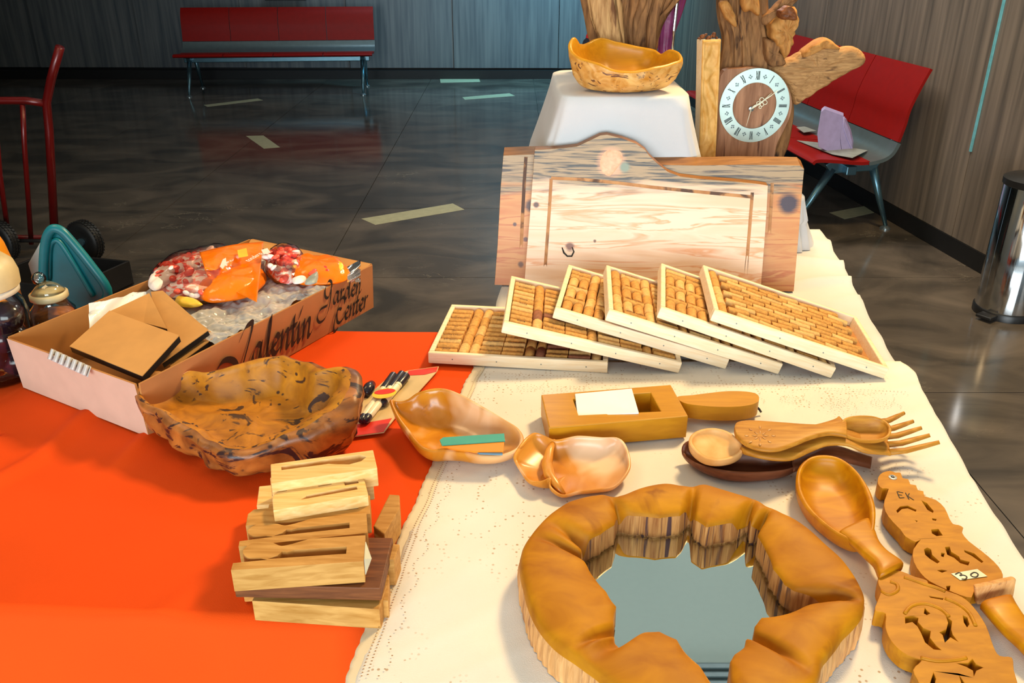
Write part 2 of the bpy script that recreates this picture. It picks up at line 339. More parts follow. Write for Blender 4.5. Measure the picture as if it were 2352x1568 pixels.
# cutting boards: grain, live bark edge at the top, knots
def boardmat(name, ca, cb, cdark, knots, org, ux, edge_z, warm=None):
    m, nt, b = base(name, .42); tc = nd(nt, 'ShaderNodeTexCoord')
    sp = nd(nt, 'ShaderNodeSeparateXYZ'); nt.links.new(tc.outputs['Object'], sp.inputs[0])
    mp = nd(nt, 'ShaderNodeMapping'); mp.inputs['Scale'].default_value = (1.2, 12, 15); nt.links.new(tc.outputs['Object'], mp.inputs[0])
    n = nd(nt, 'ShaderNodeTexNoise', Scale=2.0, Detail=5.0, Distortion=1.0); nt.links.new(mp.outputs[0], n.inputs['Vector'])
    c = ramp(nt, n.outputs[0], [(.35, lin(ca)), (.5, lin(cb)), (.565, lin(warm or ca)), (.585, lin(cb))])
    mp2 = nd(nt, 'ShaderNodeMapping'); mp2.inputs['Scale'].default_value = (4, 60, 105); nt.links.new(tc.outputs['Object'], mp2.inputs[0])
    n2 = nd(nt, 'ShaderNodeTexNoise', Scale=2.0, Detail=6.0, Distortion=.9); nt.links.new(mp2.outputs[0], n2.inputs['Vector'])
    f = ramp(nt, n2.outputs[0], [(.47, (0, 0, 0, 1)), (.62, (1, 1, 1, 1))])
    # grey weathered sapwood near the natural edge: mask from height, wobbled by noise
    ad = nd(nt, 'ShaderNodeMath', operation='MULTIPLY_ADD'); nt.links.new(n.outputs[0], ad.inputs[0]); ad.inputs[1].default_value = .16; nt.links.new(sp.outputs['Z'], ad.inputs[2])
    mr = nd(nt, 'ShaderNodeMapRange'); mr.inputs['From Min'].default_value = edge_z + .075; mr.inputs['From Max'].default_value = edge_z + .10; nt.links.new(ad.outputs[0], mr.inputs['Value'])
    grey = mixc(nt, f, lin((176, 146, 108)), lin(cdark)); c = mixc(nt, mr.outputs[0], c, grey)
    nt.links.new(ad.outputs[0], mr.inputs['Value'])
    for (kx, kz, r, col) in knots:
        d = nd(nt, 'ShaderNodeVectorMath', operation='DISTANCE'); cx = nd(nt, 'ShaderNodeCombineXYZ'); nt.links.new(sp.outputs['X'], cx.inputs[0]); nt.links.new(sp.outputs['Z'], cx.inputs[2])
        nt.links.new(cx.outputs[0], d.inputs[0]); d.inputs[1].default_value = (kx, 0, kz)
        w = nd(nt, 'ShaderNodeMath', operation='MULTIPLY_ADD'); nt.links.new(n2.outputs[0], w.inputs[0]); w.inputs[1].default_value = r * .8; nt.links.new(d.outputs['Value'], w.inputs[2])
        k = nd(nt, 'ShaderNodeMapRange'); k.inputs['From Min'].default_value = r * 1.9; k.inputs['From Max'].default_value = r * 1.2; nt.links.new(w.outputs[0], k.inputs['Value'])
        c = mixc(nt, k.outputs[0], c, lin(col))
    nt.links.new(c, b.inputs['Base Color']); bump(nt, b, n2.outputs[0], .15, .001)
    return m
M_card = plain('kraft_cardboard', (196, 140, 74), .75, var=.05); M_cardo = plain('box_outside_card', (200, 164, 142), .75, var=.04); M_cardi = plain('box_inside_card', (176, 118, 58), .8, var=.05)
M_ink = plain('black_ink', (28, 22, 18), .6, bst=0); M_paper = plain('white_card', (238, 238, 236), .6, var=.02, bst=.05); M_paper2 = plain('cream_card', (224, 216, 196), .6, var=.04)
M_orange = plain('orange_printed_film', (250, 122, 6), .18, var=.06, vs=40, bst=.6, bd=.004); M_gred = plain('red_jelly_sweet', (250, 92, 70), .25, var=.1); M_gwhite = plain('white_sugar_sweet', (240, 224, 216), .5, var=.05); M_gyel = plain('yellow_sweet', (250, 200, 60), .3)
M_film = glassy('clear_plastic_film', (1, 1, 1, 1), .015); M_bubble = glassy('bubble_wrap_film', (.95, .94, .92, 1), .36, .16, True); M_glass = glassy('clear_glass', (.95, .97, .96, 1), .03, .04)
M_teal = plain('teal_plastic', (12, 118, 128), .35, var=.10); M_greyp = plain('grey_white_plastic', (150, 158, 152), .4); M_amber = plain('amber_plastic', (250, 150, 20), .3, var=.2, vs=18)
M_darkfruit = plain('dark_plum_glaze', (44, 28, 40), .15, var=.3); M_lid = plain('beige_jar_lid', (206, 186, 140), .45, var=.08); M_cork = plain('cork', (206, 150, 76), .85, var=.18, vs=160, bst=.5)
M_corkd = plain('wine_stained_cork', (150, 92, 62), .8, var=.2, vs=120, bst=.5); M_corkl = plain('pale_cork', (222, 176, 108), .85, var=.14, vs=160, bst=.5)
M_brownfill = plain('amber_potpourri', (168, 96, 34), .5, var=.3, vs=60)
M_lav = plain('lavender_fabric', (170, 160, 206), .6, var=.06); M_purple = plain('purple_cellophane', (132, 56, 104), .22, var=.25, vs=14, bst=.6, bd=.004); M_cap = plain('red_fabric', (206, 34, 42), .7); M_navy = plain('navy_fabric', (24, 28, 46), .8)
M_dial = plain('silvered_dial', (200, 220, 212), .34, .6, var=.05, bst=.05); M_num = plain('dial_black', (22, 34, 36), .5, bst=0); M_hand = plain('gilt_white_hand', (238, 234, 206), .4, .2, bst=0)
M_bluec = plain('teal_card', (60, 158, 142), .5, var=.04); M_oran = plain('orange_card', (240, 140, 26), .5, var=.04); M_bluecard = plain('light_blue_card', (92, 138, 170), .5); M_redc = plain('red_printed_card', (222, 52, 34), .35, var=.08); M_beige = plain('beige_backing_card', (208, 180, 130), .5, var=.06)
M_pen = plain('white_pen_barrel', (234, 222, 188), .3, bst=0); M_pcap = plain('black_pen_cap', (38, 30, 44), .25, bst=0); M_stick = plain('white_sticker', (226, 228, 206), .5, bst=0); M_eye = plain('metal_eyelet', (220, 224, 222), .25, .6, bst=0)
M_mirror, _nt, _b = base('mirror_glass', .015, 1.0); _b.inputs['Base Color'].default_value = (.64, .69, .66, 1)
M_lamp, _nt, _b = base('lamp_diffuser', .5); _b.inputs['Emission Color'].default_value = (1, .95, .85, 1); _b.inputs['Emission Strength'].default_value = 4; _b.inputs['Base Color'].default_value = (.9, .9, .9, 1)

# ------------------------------------------------------------------ writing
_TX = {}
def text_mesh(s, size, mat, rotz=0.0):
    key = (s, size, mat.name, rotz)
    if key in _TX: return _TX[key]
    cu = bpy.data.curves.new('t', 'FONT'); cu.body = s; cu.size = size; cu.align_x = 'CENTER'; cu.align_y = 'CENTER'; cu.resolution_u = 2; cu.extrude = .0001
    o = bpy.data.objects.new('t', cu); COL.objects.link(o); dg = bpy.context.evaluated_depsgraph_get()
    me = bpy.data.meshes.new_from_object(o.evaluated_get(dg)); bpy.data.objects.remove(o); me.materials.clear(); me.materials.append(mat)
    if rotz: me.transform(Matrix.Rotation(rotz, 4, 'Z'))
    _TX[key] = me; return me
def text_obj(name, s, size, mat, parent, M):
    o = bpy.data.objects.new(name, text_mesh(s, size, mat)); COL.objects.link(o); o.parent = parent; o.matrix_basis = M; return o
LET = {  # italic broad-nib letter strokes, x-height 1
 'a': ([[(.78, .85), (.5, 1), (.16, .6), (.1, .15), (.28, 0), (.55, .3), (.78, .9)], [(.8, 1), (.66, .3), (.74, .02), (1, .2)]], .98),
 'l': ([[(.2, .4), (.52, 1.6), (.58, 2.15), (.42, 1.6), (.2, .3), (.28, 0), (.52, .2)]], .5),
 'e': ([[(.14, .45), (.5, .6), (.62, .88), (.42, 1), (.14, .65), (.12, .2), (.35, 0), (.7, .22)]], .68),
 'n': ([[(.05, .8), (.22, 1), (.08, 0)], [(.12, .3), (.4, .85), (.62, 1), (.68, .8), (.54, .15), (.62, 0), (.86, .2)]], .86),
 't': ([[(.36, 1.55), (.14, .2), (.24, 0), (.5, .2)], [(0, 1.0), (.52, 1.04)]], .5),
 'i': ([[(.06, .8), (.2, 1), (.1, .2), (.18, 0), (.42, .2)], [(.26, 1.35), (.5, 1.8)]], .42),
 'r': ([[(.05, .8), (.22, 1), (.08, 0)], [(.14, .4), (.36, .9), (.6, .95)]], .6),
 'd': ([[(.7, .85), (.45, 1), (.14, .6), (.1, .15), (.28, 0), (.55, .3), (.72, .9)], [(1.0, 2.2), (.7, .3), (.76, 0), (1, .2)]], 1.0),
 'V': ([[(-1.9, -1.1), (-1.95, .1), (-1.3, 1.0), (-.5, .8), (-.2, .1), (-.45, -.6), (-.5, -1.0)], [(-.5, -1.0), (-.1, -.2), (.95, 2.1), (.5, 2.25), (.05, 1.7)]], .75),
 'G': ([[(1.2, 1.6), (1.15, 2.1), (.75, 2.3), (.3, 1.7), (.3, 1.0), (.7, .8), (1.05, 1.3)], [(1.12, 1.5), (.9, .2), (.3, -.9), (-.5, -1.15), (-.85, -.6), (-.4, 0), (.5, .1)]], 1.35),
 'C': ([[(1.15, 1.5), (1.1, 1.95), (.7, 2.0), (.15, 1.2), (.1, .3), (.45, 0), (1.0, .25)], [(.7, 1.1), (.2, 1.2), (-.3, .2), (-.3, -.5), (.2, -.4)]], 1.1)}
def script_text(g, word, o, ux, uz, size, nib=(.10, .13)):
    x = 0; n = ux.cross(uz).normalized() * -1
    for ch in word:
        st, w = LET[ch]
        for s in st:
            pts = catmull([(a, b) for a, b in s], 5, False)
            A = [o + ux * ((x + a - nib[0] / 2) * size) + uz * ((b - nib[1] / 2) * size) for a, b in pts]
            B = [o + ux * ((x + a + nib[0] / 2) * size) + uz * ((b + nib[1] / 2 * (-1)) * size + nib[1] * size) for a, b in pts]
            g.add(A + B, [(i, i + 1, len(A) + i + 1, len(A) + i) for i in range(len(A) - 1)])
        x += w
    return x * size

# ================================================================== SETTING
WR0, WRD = Vector((2.10, 6.237, 0)), Vector((-.1227, 1, 0))          # right wall foot line
WALLN = Vector((1, .1227, 0)).normalized()
def wr(y, z=0, off=0): return Vector((2.10 - .1227 * (y - 6.237), y, z)) - WALLN * off
CZ = 3.6
fl = thing('floor', None, None, (0, 4, 0), kind='structure')
g = G().box((-2.2, 4, -.06), (14, 18, .1)); mk('floor_slab', g, M_grout, fl)
TS = 1.2; tile = None
for i in range(-7, 5):
    for j in range(-1, 11):
        cx, cy = -.35 + i * TS, 1.06 + j * TS
        if cx - TS / 2 > 3.0 or cx < -8 or cy > 11.5: continue
        if tile is None:
            tile = mk('tile', G().box((0, 0, -.006), (TS - .004, TS - .004, .012)), M_floor, fl, local=True); t = tile
        else: t = copy_child(tile, fl)
        t.location = (cx, cy - 4, 0)
for q in ([(830, 502), (862, 516), (1067, 481), (1040, 467)], [(565, 312), (605, 311), (643, 338), (606, 341)], [(468, 241), (476, 245), (604, 230), (592, 226)],
          [(1062, 223), (1068, 229), (1183, 220), (1170, 214)], [(1905, 488), (1940, 503), (2008, 488), (1985, 473)], [(1010, 178), (1012, 190), (1103, 188), (1100, 178)]):
    pts = [P(*a, .0006) for a in q]
    mk('pale_inlay', G().prism(pts, (0, 0, -.0055)), M_inlay, fl)
wb = thing('wall_back', None, None, (-2, 10.55, 0), kind='structure')
rnd = random.Random(3)
def wall_back_y(x): return 10.62 - .012 * (x + 1)
x = -8.0
while x < 1.7:
    w = 1.22; x1 = min(x + w, 1.78); yb = wall_back_y(x)
    mk('wall_panel', G().box(((x + x1) / 2, yb + .03, CZ / 2 + .06), (x1 - x - .006, .06, CZ - .12)), M_wallb, wb); x = x1
mk('wall_core', G().box((-3, 10.78, CZ / 2), (10.4, .1, CZ)), M_black, wb)
wrt = thing('wall_right', None, None, wr(5, 0), kind='structure')
y = -1.0; segs = [-1.0, .8, 2.6, 4.405, 6.2, 8.0, 10.55]
for a, b_ in zip(segs, segs[1:]):
    p0, p1 = wr(a + .003), wr(b_ - .003); q0, q1 = wr(a + .003, 0, -.05), wr(b_ - .003, 0, -.05); up = Vector((0, 0, CZ)); lo = Vector((0, 0, .10))
    for z0, z1 in ((.1, 1.5), (1.503, CZ)):
        l0, l1 = Vector((0, 0, z0)), Vector((0, 0, z1))
        mk('wall_panel', G().quadbox([p0 + l1, q0 + l1, q1 + l1, p1 + l1], [p0 + l0, q0 + l0, q1 + l0, p1 + l0]), M_wallr, wrt)
p0, p1 = wr(-1, 0, -.06), wr(10.6, 0, -.06); q0, q1 = wr(-1, 0, -.16), wr(10.6, 0, -.16); up = Vector((0, 0, CZ))
mk('wall_core', G().quadbox([p0 + up, q0 + up, q1 + up, p1 + up], [p0, q0, q1, p1]), M_black, wrt)
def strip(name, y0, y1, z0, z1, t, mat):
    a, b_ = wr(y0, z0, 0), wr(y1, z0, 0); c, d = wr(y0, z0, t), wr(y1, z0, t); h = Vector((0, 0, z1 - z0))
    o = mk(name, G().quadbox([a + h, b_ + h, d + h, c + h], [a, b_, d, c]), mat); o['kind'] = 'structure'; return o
strip('baseboard_right', -1, 10.5, 0.002, .098, .006, M_black)
strip('trim_1', 4.396, 4.410, .55, 3.5, .007, plain('cyan_reflection_trim', (120, 196, 204), .3, .3, bst=0))  # cyan reflection on the metal strip, painted as its colour
o = mk('baseboard_back', G().box((-3.1, 10.60, .05), (9.7, .05, .096)), M_black); o['kind'] = 'structure'
o = mk('wall_left_and_blocker', G().box((-8.3, 7.2, CZ / 2), (.1, 6.6, CZ)).box((-5.65, 3.9, CZ / 2), (5.3, .1, CZ)).box((-2.97, 0, CZ / 2), (.1, 7.9, CZ)), M_wallb); o['kind'] = 'structure'  # nearer partition is added out of view to darken the left of the hall
o = mk('ceiling', G().box((-2.8, 4.6, CZ + .05), (12, 13.4, .1)), M_ceil); o['kind'] = 'structure'
for (cx, cy, rz) in ((-3.4, 4.6, .1), (-2.2, 7.6, .1)):
    t = thing('ceiling_light', 'long recessed ceiling lamp with slatted steel louvre, %s' % {4.6: 'over the left of the hall', 7.6: 'over the far hall'}[cy], 'ceiling lamp', (cx, cy, CZ - .05), Matrix.Rotation(rz, 3, 'Z'))
    mk('housing', G().box((0, 0, .025), (1.3, .22, .045)), M_steel, t, local=True)
    mk('diffuser', G().box((0, 0, -.002), (1.2, .14, .006)), M_lamp, t, local=True)
    sl = None
    for k in range(12):
        if sl is None: sl = mk('slat', G().box((0, 0, -.012), (.006, .2, .02)), M_steel, t, local=True); s2 = sl
        else: s2 = copy_child(sl, t)
        s2.location = (-.57 + k * .1036, 0, 0)

vt = thing('ceiling_vent', 'slatted grey ceiling vent reflected at the open end of the mirror', 'vent', (1.15, 3.27, CZ - .03))
mk('housing', G().box((0, 0, .014), (1.7, .56, .028)), M_shell, vt, local=True)
sl = None
for k in range(9):
    if sl is None: sl = mk('slat', G().box((0, 0, -.012), (1.66, .03, .016)), M_steel, vt, local=True, bevel=.002); s2 = sl
    else: s2 = copy_child(sl, vt)
    s2.location = (0, -.24 + k * .06, 0)

# ================================================================== TABLES AND CLOTHS
YAW = R(-8.3)
def table(name, label, c, sx, sy, yaw):
    t = thing(name, label, 'table', (c[0], c[1], 0), Matrix.Rotation(yaw, 3, 'Z'))
    mk('tabletop', G().box((0, 0, .73), (sx, sy, .028)), M_tabletop, t, local=True, bevel=.004)
    lg = None
    for a in (-1, 1):
        for b_ in (-1, 1):
            if lg is None: lg = mk('leg', G().tube([(0, 0, 0), (0, 0, .716)], .018, 8), M_steel, t, local=True, smooth=True, auto=40); l2 = lg
            else: l2 = copy_child(lg, t)
            l2.location = (a * (sx / 2 - .06), b_ * (sy / 2 - .06), 0)
    return t
# white table: corners
WL0, WL1 = Vector((-.165, .80, .75)), Vector((.03, 2.50, .75)); WR_0, WR_1 = Vector((.700, .80, .75)), Vector((.905, 2.44, .75))
table('folding_table', 'folding table hidden under the cream lace cloth', (.355, 1.61), .78, 1.70, YAW)
table('folding_table', 'folding table hidden under the red cloth', (-.83, 1.335), 1.36, .82, R(-2.5))

def edge_interp(pts, y):
    for a, b_ in zip(pts, pts[1:]):
        if a[1] <= y <= b_[1]:
            f = (y - a[1]) / (b_[1] - a[1]); f = f * f * (3 - 2 * f) * .5 + f * .5; return a[0] + (b_[0] - a[0]) * f
    return pts[0][0] if y < pts[0][1] else pts[-1][0]
LE = sorted([(P(*p).x, P(*p).y) for p in [(1128, 700), (1102, 850), (1080, 890), (1060, 940), (1022, 1040), (978, 1150), (940, 1230), (905, 1330), (868, 1432)]] + [(P(822, 1560).x, P(822, 1560).y), (-.19, .6), (.06, 2.6)], key=lambda a: a[1])
RE = sorted([(P(*p).x, P(*p).y) for p in [(1893, 535), (1935, 600), (1985, 690), (2012, 745), (2064, 833), (2100, 860), (2118, 905), (2150, 965), (2200, 1050), (2232, 1110), (2290, 1200), (2348, 1290)]] + [(.70, .80), (.66, .60), (.93, 2.6)], key=lambda a: a[1])
def tcloth(x0f, x1f, y0, y1, zt, drop, nu, nv, fold, hang=(1, 1, 1, 1), seed=0, side=.05):
    """cloth over a table: fn(u,v); margins hang over left,right,front,back"""
    mu = .12
    def fn(u, v):
        a = min(max((u - mu * hang[0]) / (1 - mu * (hang[0] + hang[1])), 0), 1); b_ = min(max((v - mu * hang[2]) / (1 - mu * (hang[2] + hang[3])), 0), 1)
        y = y0 + (y1 - y0) * b_; x = x0f(y) + (x1f(y) - x0f(y)) * a
        dl = max(0, mu * hang[0] - u) / mu; dr = max(0, u - (1 - mu * hang[1])) / mu; df = max(0, mu * hang[2] - v) / mu; db = max(0, v - (1 - mu * hang[3])) / mu
        d = max(dl, dr, df, db); w = nz((x * 6, y * 6, d), 1, seed) * (.012 + .05 * d) * (1 if d > 0 else 0)
        out = side * (1 - (1 - d) ** 3) if d > 0 else 0
        dx = (dr > 0) - (dl > 0); dy = (db > 0) - (df > 0)
        z = zt - drop * max(0, d) ** 1.0 + (fold * (nz((x * 2.2 + y * 1.1, y * 1.2 - x, 0), 2.0, seed)) if d == 0 else 0)
        return Vector((x + dx * (out + w), y + dy * (out + w), z))
    return fn
red = G().sheet(tcloth(lambda y: -1.56, lambda y: -.052 if y > 1.5 else min(-.06, edge_interp(LE, y) + .06), .868 + 0, 1.765, .7525, .62, 90, 70, .0012, (1, 0, 1, 1), 3), 170, 120, .0015)
for v in red.v:   # front edge slopes a little away to the right
    v.y += (-.05 * (v.x + .5)) * (1 if v.y < 1.3 else .5)
    if v.z > .745:      # loose creases radiating over the flat
        s = math.sin((v.x * .9 - v.y * .42) * 38 + 3 * nz((v.x, v.y, 0), 2.5, 5)); m_ = min(1, 3.2 * max(0, nz((v.x, v.y, 0), 2.4, 2))); v.z += (.011 * m_ * max(0, s) ** 4 + .004 * nz((v.x * 2.2 + v.y * 2.2, v.y - v.x, 0), 2.5, 8)) * min(1, max(0, -.35 - v.x) * 6)
tag(mk('tablecloth', red, M_redcloth, smooth=True), 'bright orange-red cloth covering the left-hand table, hanging down its front', 'tablecloth')
wc = G().sheet(tcloth(lambda y: edge_interp(LE, y) + .012, lambda y: edge_interp(RE, y) - .004, 1.56, 2.49, .7545, .45, 80, 60, .0012, (0, 1, 0, 1), 9, .02), 80, 70, .0015)
for v in wc.v:
    if v.z > .745 and v.x > .62:
        v.z += .013 * max(0, math.sin(v.y * 38 + 6 * nz((v.x, v.y, 1), 3))) ** 2 * min(1, (v.x - .62) * 8) * (1 if v.y > 1.95 else .25)
tag(mk('tablecloth', wc, M_white, smooth=True), 'creased white cotton cloth on the back half of the white table, around the draped stand', 'tablecloth')
lc = G().sheet(tcloth(lambda y: edge_interp(LE, y) + .001 * math.sin(y * 130), lambda y: edge_interp(RE, y), .738, 1.60, .757, .40, 80, 60, .0022, (0, 1, 1, 0), 14, .02), 150, 110, .0015)
for v in lc.v:
    if v.z > .74:
        d = v.x - edge_interp(LE, v.y)
        v.z += .0016 * nz((v.x * 9, v.y * 9, 0), 1, 4) + .0016 * max(0, math.sin((v.x * .6 - v.y) * 60 + 4 * nz((v.x, v.y, 3), 4))) ** 2 * (1 if v.x > .5 else .3)
        if d < .02 and v.x < .3: v.z -= .0022 * (1 - max(d, 0) / .02)
tc_ = tag(mk('tablecloth', lc, M_lace, smooth=True), 'cream lace cloth with scalloped edge over the front of the white table', 'tablecloth')
def hemfn(u, v):
    y = .745 + .835 * v; sc = .0016 * abs(math.sin(y * 150)); return Vector((edge_interp(LE, y) - .012 - sc + u * (.022 + sc), y, .7562 - .0008 * (1 - u)))
mk('lace_hem', G().sheet(hemfn, 4, 220, .0006), M_band, tc_, smooth=True)
# eyelets and dotted scrolls pierced in the lace
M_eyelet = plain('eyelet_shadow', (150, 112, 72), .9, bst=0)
g = G()
def dot(x, y, r=.0009, a=0.0):
    c = Vector((x, y, .7604)); g.add([c + Vector((math.cos(q) * r * 1.5, math.sin(q) * r, 0)) for q in [i * math.pi / 3 for i in range(6)]], [(0, 1, 2, 3, 4, 5)])
for k in range(150):
    y = .76 + k * .0053
    for o_ in (.0, .007): dot(edge_interp(LE, y) + .006 + o_, y + o_ * .3)
    if k % 2 == 0: dot(edge_interp(LE, y) + .030 + .006 * math.sin(y * 90), y)
for k in range(120):
    x = -.02 + k * .0068; y0_ = 1.545 - .10 * x
    if x < edge_interp(RE, 1.45) - .03:
        dot(x, y0_ - .010, .0008); 
        if k % 3: dot(x, y0_ - .022 - .002 * math.sin(k), .0007)
for k in range(9):      # dotted scroll rings in pairs behind the wooden box
    cx, cy = .03 + k * .082, 1.478 - .09 * (.03 + k * .082)
    for r_, n_ in ((.015, 16), (.008, 8)):
        for i in range(n_):
            a = 2 * math.pi * i / n_; dot(cx + math.cos(a) * r_ * 1.25, cy + math.sin(a) * r_, .0007)
    for i in range(9): dot(cx + .028 + .004 * math.sin(i), cy - .02 + i * .005, .0007)
for k in range(5):      # looser curls down the right side
    for i in range(26):
        a = i * .5; r_ = .006 + .0011 * i; dot(.60 + .012 * k + math.cos(a) * r_, 1.40 - .105 * k + math.sin(a) * r_, .0007)
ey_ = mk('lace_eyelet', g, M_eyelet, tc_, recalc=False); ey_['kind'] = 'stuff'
# pedestal box under cloth
PF, PB = 2.115, 2.57
def drape(x0, x1, y0, y1, zt, zb, flare, seed, amp=.012, cornerflare=1.0, n=96, rr=.03):
    g = G(); rs = []
    def loop(ex, z, wob):
        pts = []; cx, cy = (x0 + x1) / 2, (y0 + y1) / 2; hx, hy = (x1 - x0) / 2 + ex, (y1 - y0) / 2 + ex * .25
        for i in range(n):
            a = 2 * math.pi * i / n; c, s_ = math.cos(a), math.sin(a); e = .22 if wob < .5 else .35
            sx = math.copysign(abs(c) ** e, c); sy = math.copysign(abs(s_) ** e, s_)
            w = wob * amp * nz((math.cos(a) * 2.6, math.sin(a) * 2.6, z * 1.5), 1.4, seed) * 2
            pts.append(Vector((cx + sx * hx + c * w, cy + sy * hy + s_ * w * .6, z)))
        return pts
    for f in (0.02, .4, .8, .96): rs.append([((p - Vector(((x0 + x1) / 2, (y0 + y1) / 2, zt))) * f) + Vector(((x0 + x1) / 2, (y0 + y1) / 2, zt)) for p in loop(-.004, zt, 0)])
    rs.append(loop(0, zt - .004, 0))
    for k in range(1, 15):
        t = k / 14; rs.append(loop(flare * (t ** 1.15), zt - .004 - (zt - zb) * t, t))
    g.rings(rs, True, False); return g
ped = thing('display_stand', 'tall box stand under the white cloth behind the cutting boards', 'stand', (.27, 2.31, .757))
mk('box', G().box((.27, 2.34, .975), (.26, .38, .434)), M_tabletop, ped)
ppts = drape(.112, .430, PF, PB, 1.2, .760, .15, 4, .012)
tag(mk('draped_cloth', ppts, M_white, smooth=True), 'plain white cloth falling over the tall stand beneath the pale burl bowl', 'cloth')
low = thing('display_stand', 'low box under white cloth to the right, carrying the clock log', 'stand', (.63, 2.42, .757))
mk('box', G().box((.66, 2.41, .83), (.16, .18, .146)), M_tabletop, low)
lp = drape(.56, .795, 2.28, 2.53, .909, .760, .035, 21, .020)
tag(mk('draped_cloth', lp, M_white, smooth=True), 'white cloth with a loose blue-shaded fold showing right of the cutting boards', 'cloth')

# ================================================================== BACKGROUND
def bench(label, org, yaw, w, zs, hb, n=4, flip=1):
    t = thing('waiting_bench', label, 'bench', org, Matrix.Rotation(yaw, 3, 'Z'))
    seat = catmull([(0, zs - .012), (.03, zs + .006), (.14, zs), (.27, zs - .014), (.33, zs - .012)], 4, False)
    shell = catmull([(.325, zs - .016), (.40, zs + .0), (.445, zs + .03), (.47, zs + .085)], 4, False)
    back = catmull([(.468, zs + .09), (.487, zs + .18), (.497, zs + .26), (.53, zs + .36), (.575, hb)], 5, False)
    def slab(prof, x0, x1, th, nx=6, crown=0):
        def fn(u, v):
            k = v * (len(prof) - 1); i = min(int(k), len(prof) - 2); f = k - i; a, b_ = prof[i], prof[i + 1]
            return Vector((x0 + (x1 - x0) * u, a[0] + (b_[0] - a[0]) * f - crown * (4 * u * (1 - u)) * 0, a[1] + (b_[1] - a[1]) * f))
        return G().sheet(fn, nx, len(prof) - 1, th)
    for k in range(n):
        x0 = k * w
        mk('seat_panel', slab(seat, x0 + .004, x0 + w - .004, .018), M_red, t, local=True, smooth=True, auto=40)
        mk('back_panel', slab(back, x0 + .003, x0 + w - .003, .016), M_red, t, local=True, smooth=True, auto=40)
    mk('steel_shell', slab(shell, 0, n * w, .02, 8), M_shell, t, local=True, smooth=True, auto=40)
    mk('beam', G().box((n * w / 2, .26, zs - .075), (n * w - .1, .06, .05)), M_leg, t, local=True, bevel=.006)
    for x in (.12, n * w - .12):
        mk('bracket', G().prism([(x - .02, .13, zs - .05), (x - .02, .16, zs - .03), (x - .02, .33, zs - .035), (x - .02, .44, zs + .005), (x - .02, .50, zs + .11), (x - .02, .515, zs + .10), (x - .02, .47, zs - .02), (x - .02, .42, zs - .09), (x - .02, .17, zs - .10)], (.04, 0, 0)), M_leg, t, local=True, bevel=.004)
        for (a, b_) in ((.18, -.02), (.42, .56)):
            mk('leg', G().tube([(x, a, zs - .075), (x, a + (b_ - a) * .5, zs * .42), (x, b_, .022)], [.026, .019, .012], 8), M_leg, t, local=True, smooth=True)
            mk('foot', G().lathe([(.0, 0), (.03, 0), (.03, .008), (.012, .022)], (x, b_, 0), 12), M_steel, t, local=True, smooth=True, auto=40)
    return t
bench('four-seat red waiting bench with steel strip along the far wall', (-3.49, 9.33, 0), R(4.5), .51, .415, .835)
# right-hand bench: length runs away along the right wall; local x from far to near
byaw = math.atan2(1, -.1227) - math.pi
fo = Vector((1.62, 4.66, 0)); dirx = Vector((.1227, -1, 0)).normalized()
bench('red waiting bench against the right wall, lavender bag on its seat', fo - dirx * .575 * 4, math.atan2(dirx.y, dirx.x), .575, .44, .91)
# lavender bag with papers
bagc = P(1922, 345, .445)
def bagpt(px, py, off=0): return PL(px, py, bagc + Vector((off, off * .3, 0)), Vector((.35, -1, .1)))
bg_ = thing('paper_bag', 'small lavender gift bag standing on the right-hand red bench', 'bag', (bagc.x, bagc.y, .45))
L_ = [(1880, 338), (1877, 310), (1886, 256), (1893, 250), (1938, 266), (1934, 290), (1930, 322), (1934, 354), (1906, 350)]
mk('bag_body', G().prism([bagpt(*p) for p in L_], Vector((.02, .06, .005))), M_lav, bg_, bevel=.004)
mk('bag_side', G().prism([bagpt(*p, -.012) for p in [(1934, 270), (1940, 274), (1951, 300), (1957, 326), (1955, 350), (1934, 352), (1930, 320)]], Vector((.02, .03, 0))), M_lav, bg_, bevel=.004)
mk('handle', G().tube([bagpt(*p, -.02) for p in [(1938, 268), (1937, 290), (1946, 318), (1958, 345), (1963, 356)]], .006, 8), M_lav, bg_, smooth=True)
for nm, q, lb in (('leaflet', [(1830, 322), (1880, 327), (1993, 345), (1958, 362), (1912, 354)], 'pale leaflet spread under the lavender bag on the right-hand bench'), ('leaflet', [(1829, 292), (1848, 290), (1875, 300), (1846, 304)], 'small pale leaflet lying behind the lavender bag on the bench')):
    tag(mk(nm, G().prism([P(*p, .4475) for p in q], (0, 0, -.002)), M_greyp), lb, 'leaflet')
# pedal bin
bc = (2.225, 3.62, 0); tb = thing('pedal_bin', 'tall polished chrome pedal bin with black rim, right edge by the wall', 'bin', bc)
mk('body', G().lathe([(.128, .035), (.128, .585), (.124, .59)], bc, 48), M_chrome, tb, smooth=True, auto=40)
mk('base_ring', G().lathe([(.134, 0), (.134, .03), (.129, .036)], bc, 48), M_blackp, tb, smooth=True, auto=40)
mk('rim', G().lathe([(.129, .583), (.134, .588), (.134, .612), (.12, .62), (.05, .628), (.0, .63)], bc, 48), M_blackp, tb, smooth=True, auto=40)
pa = Vector((-.8, -.55, 0)).normalized(); M3 = Matrix.Rotation(math.atan2(pa.y, pa.x), 3, 'Z')
mk('pedal', G().box(Vector(bc) + pa * .155 + Vector((0, 0, .02)), (.06, .07, .014), M3), M_blackp, tb, bevel=.004)
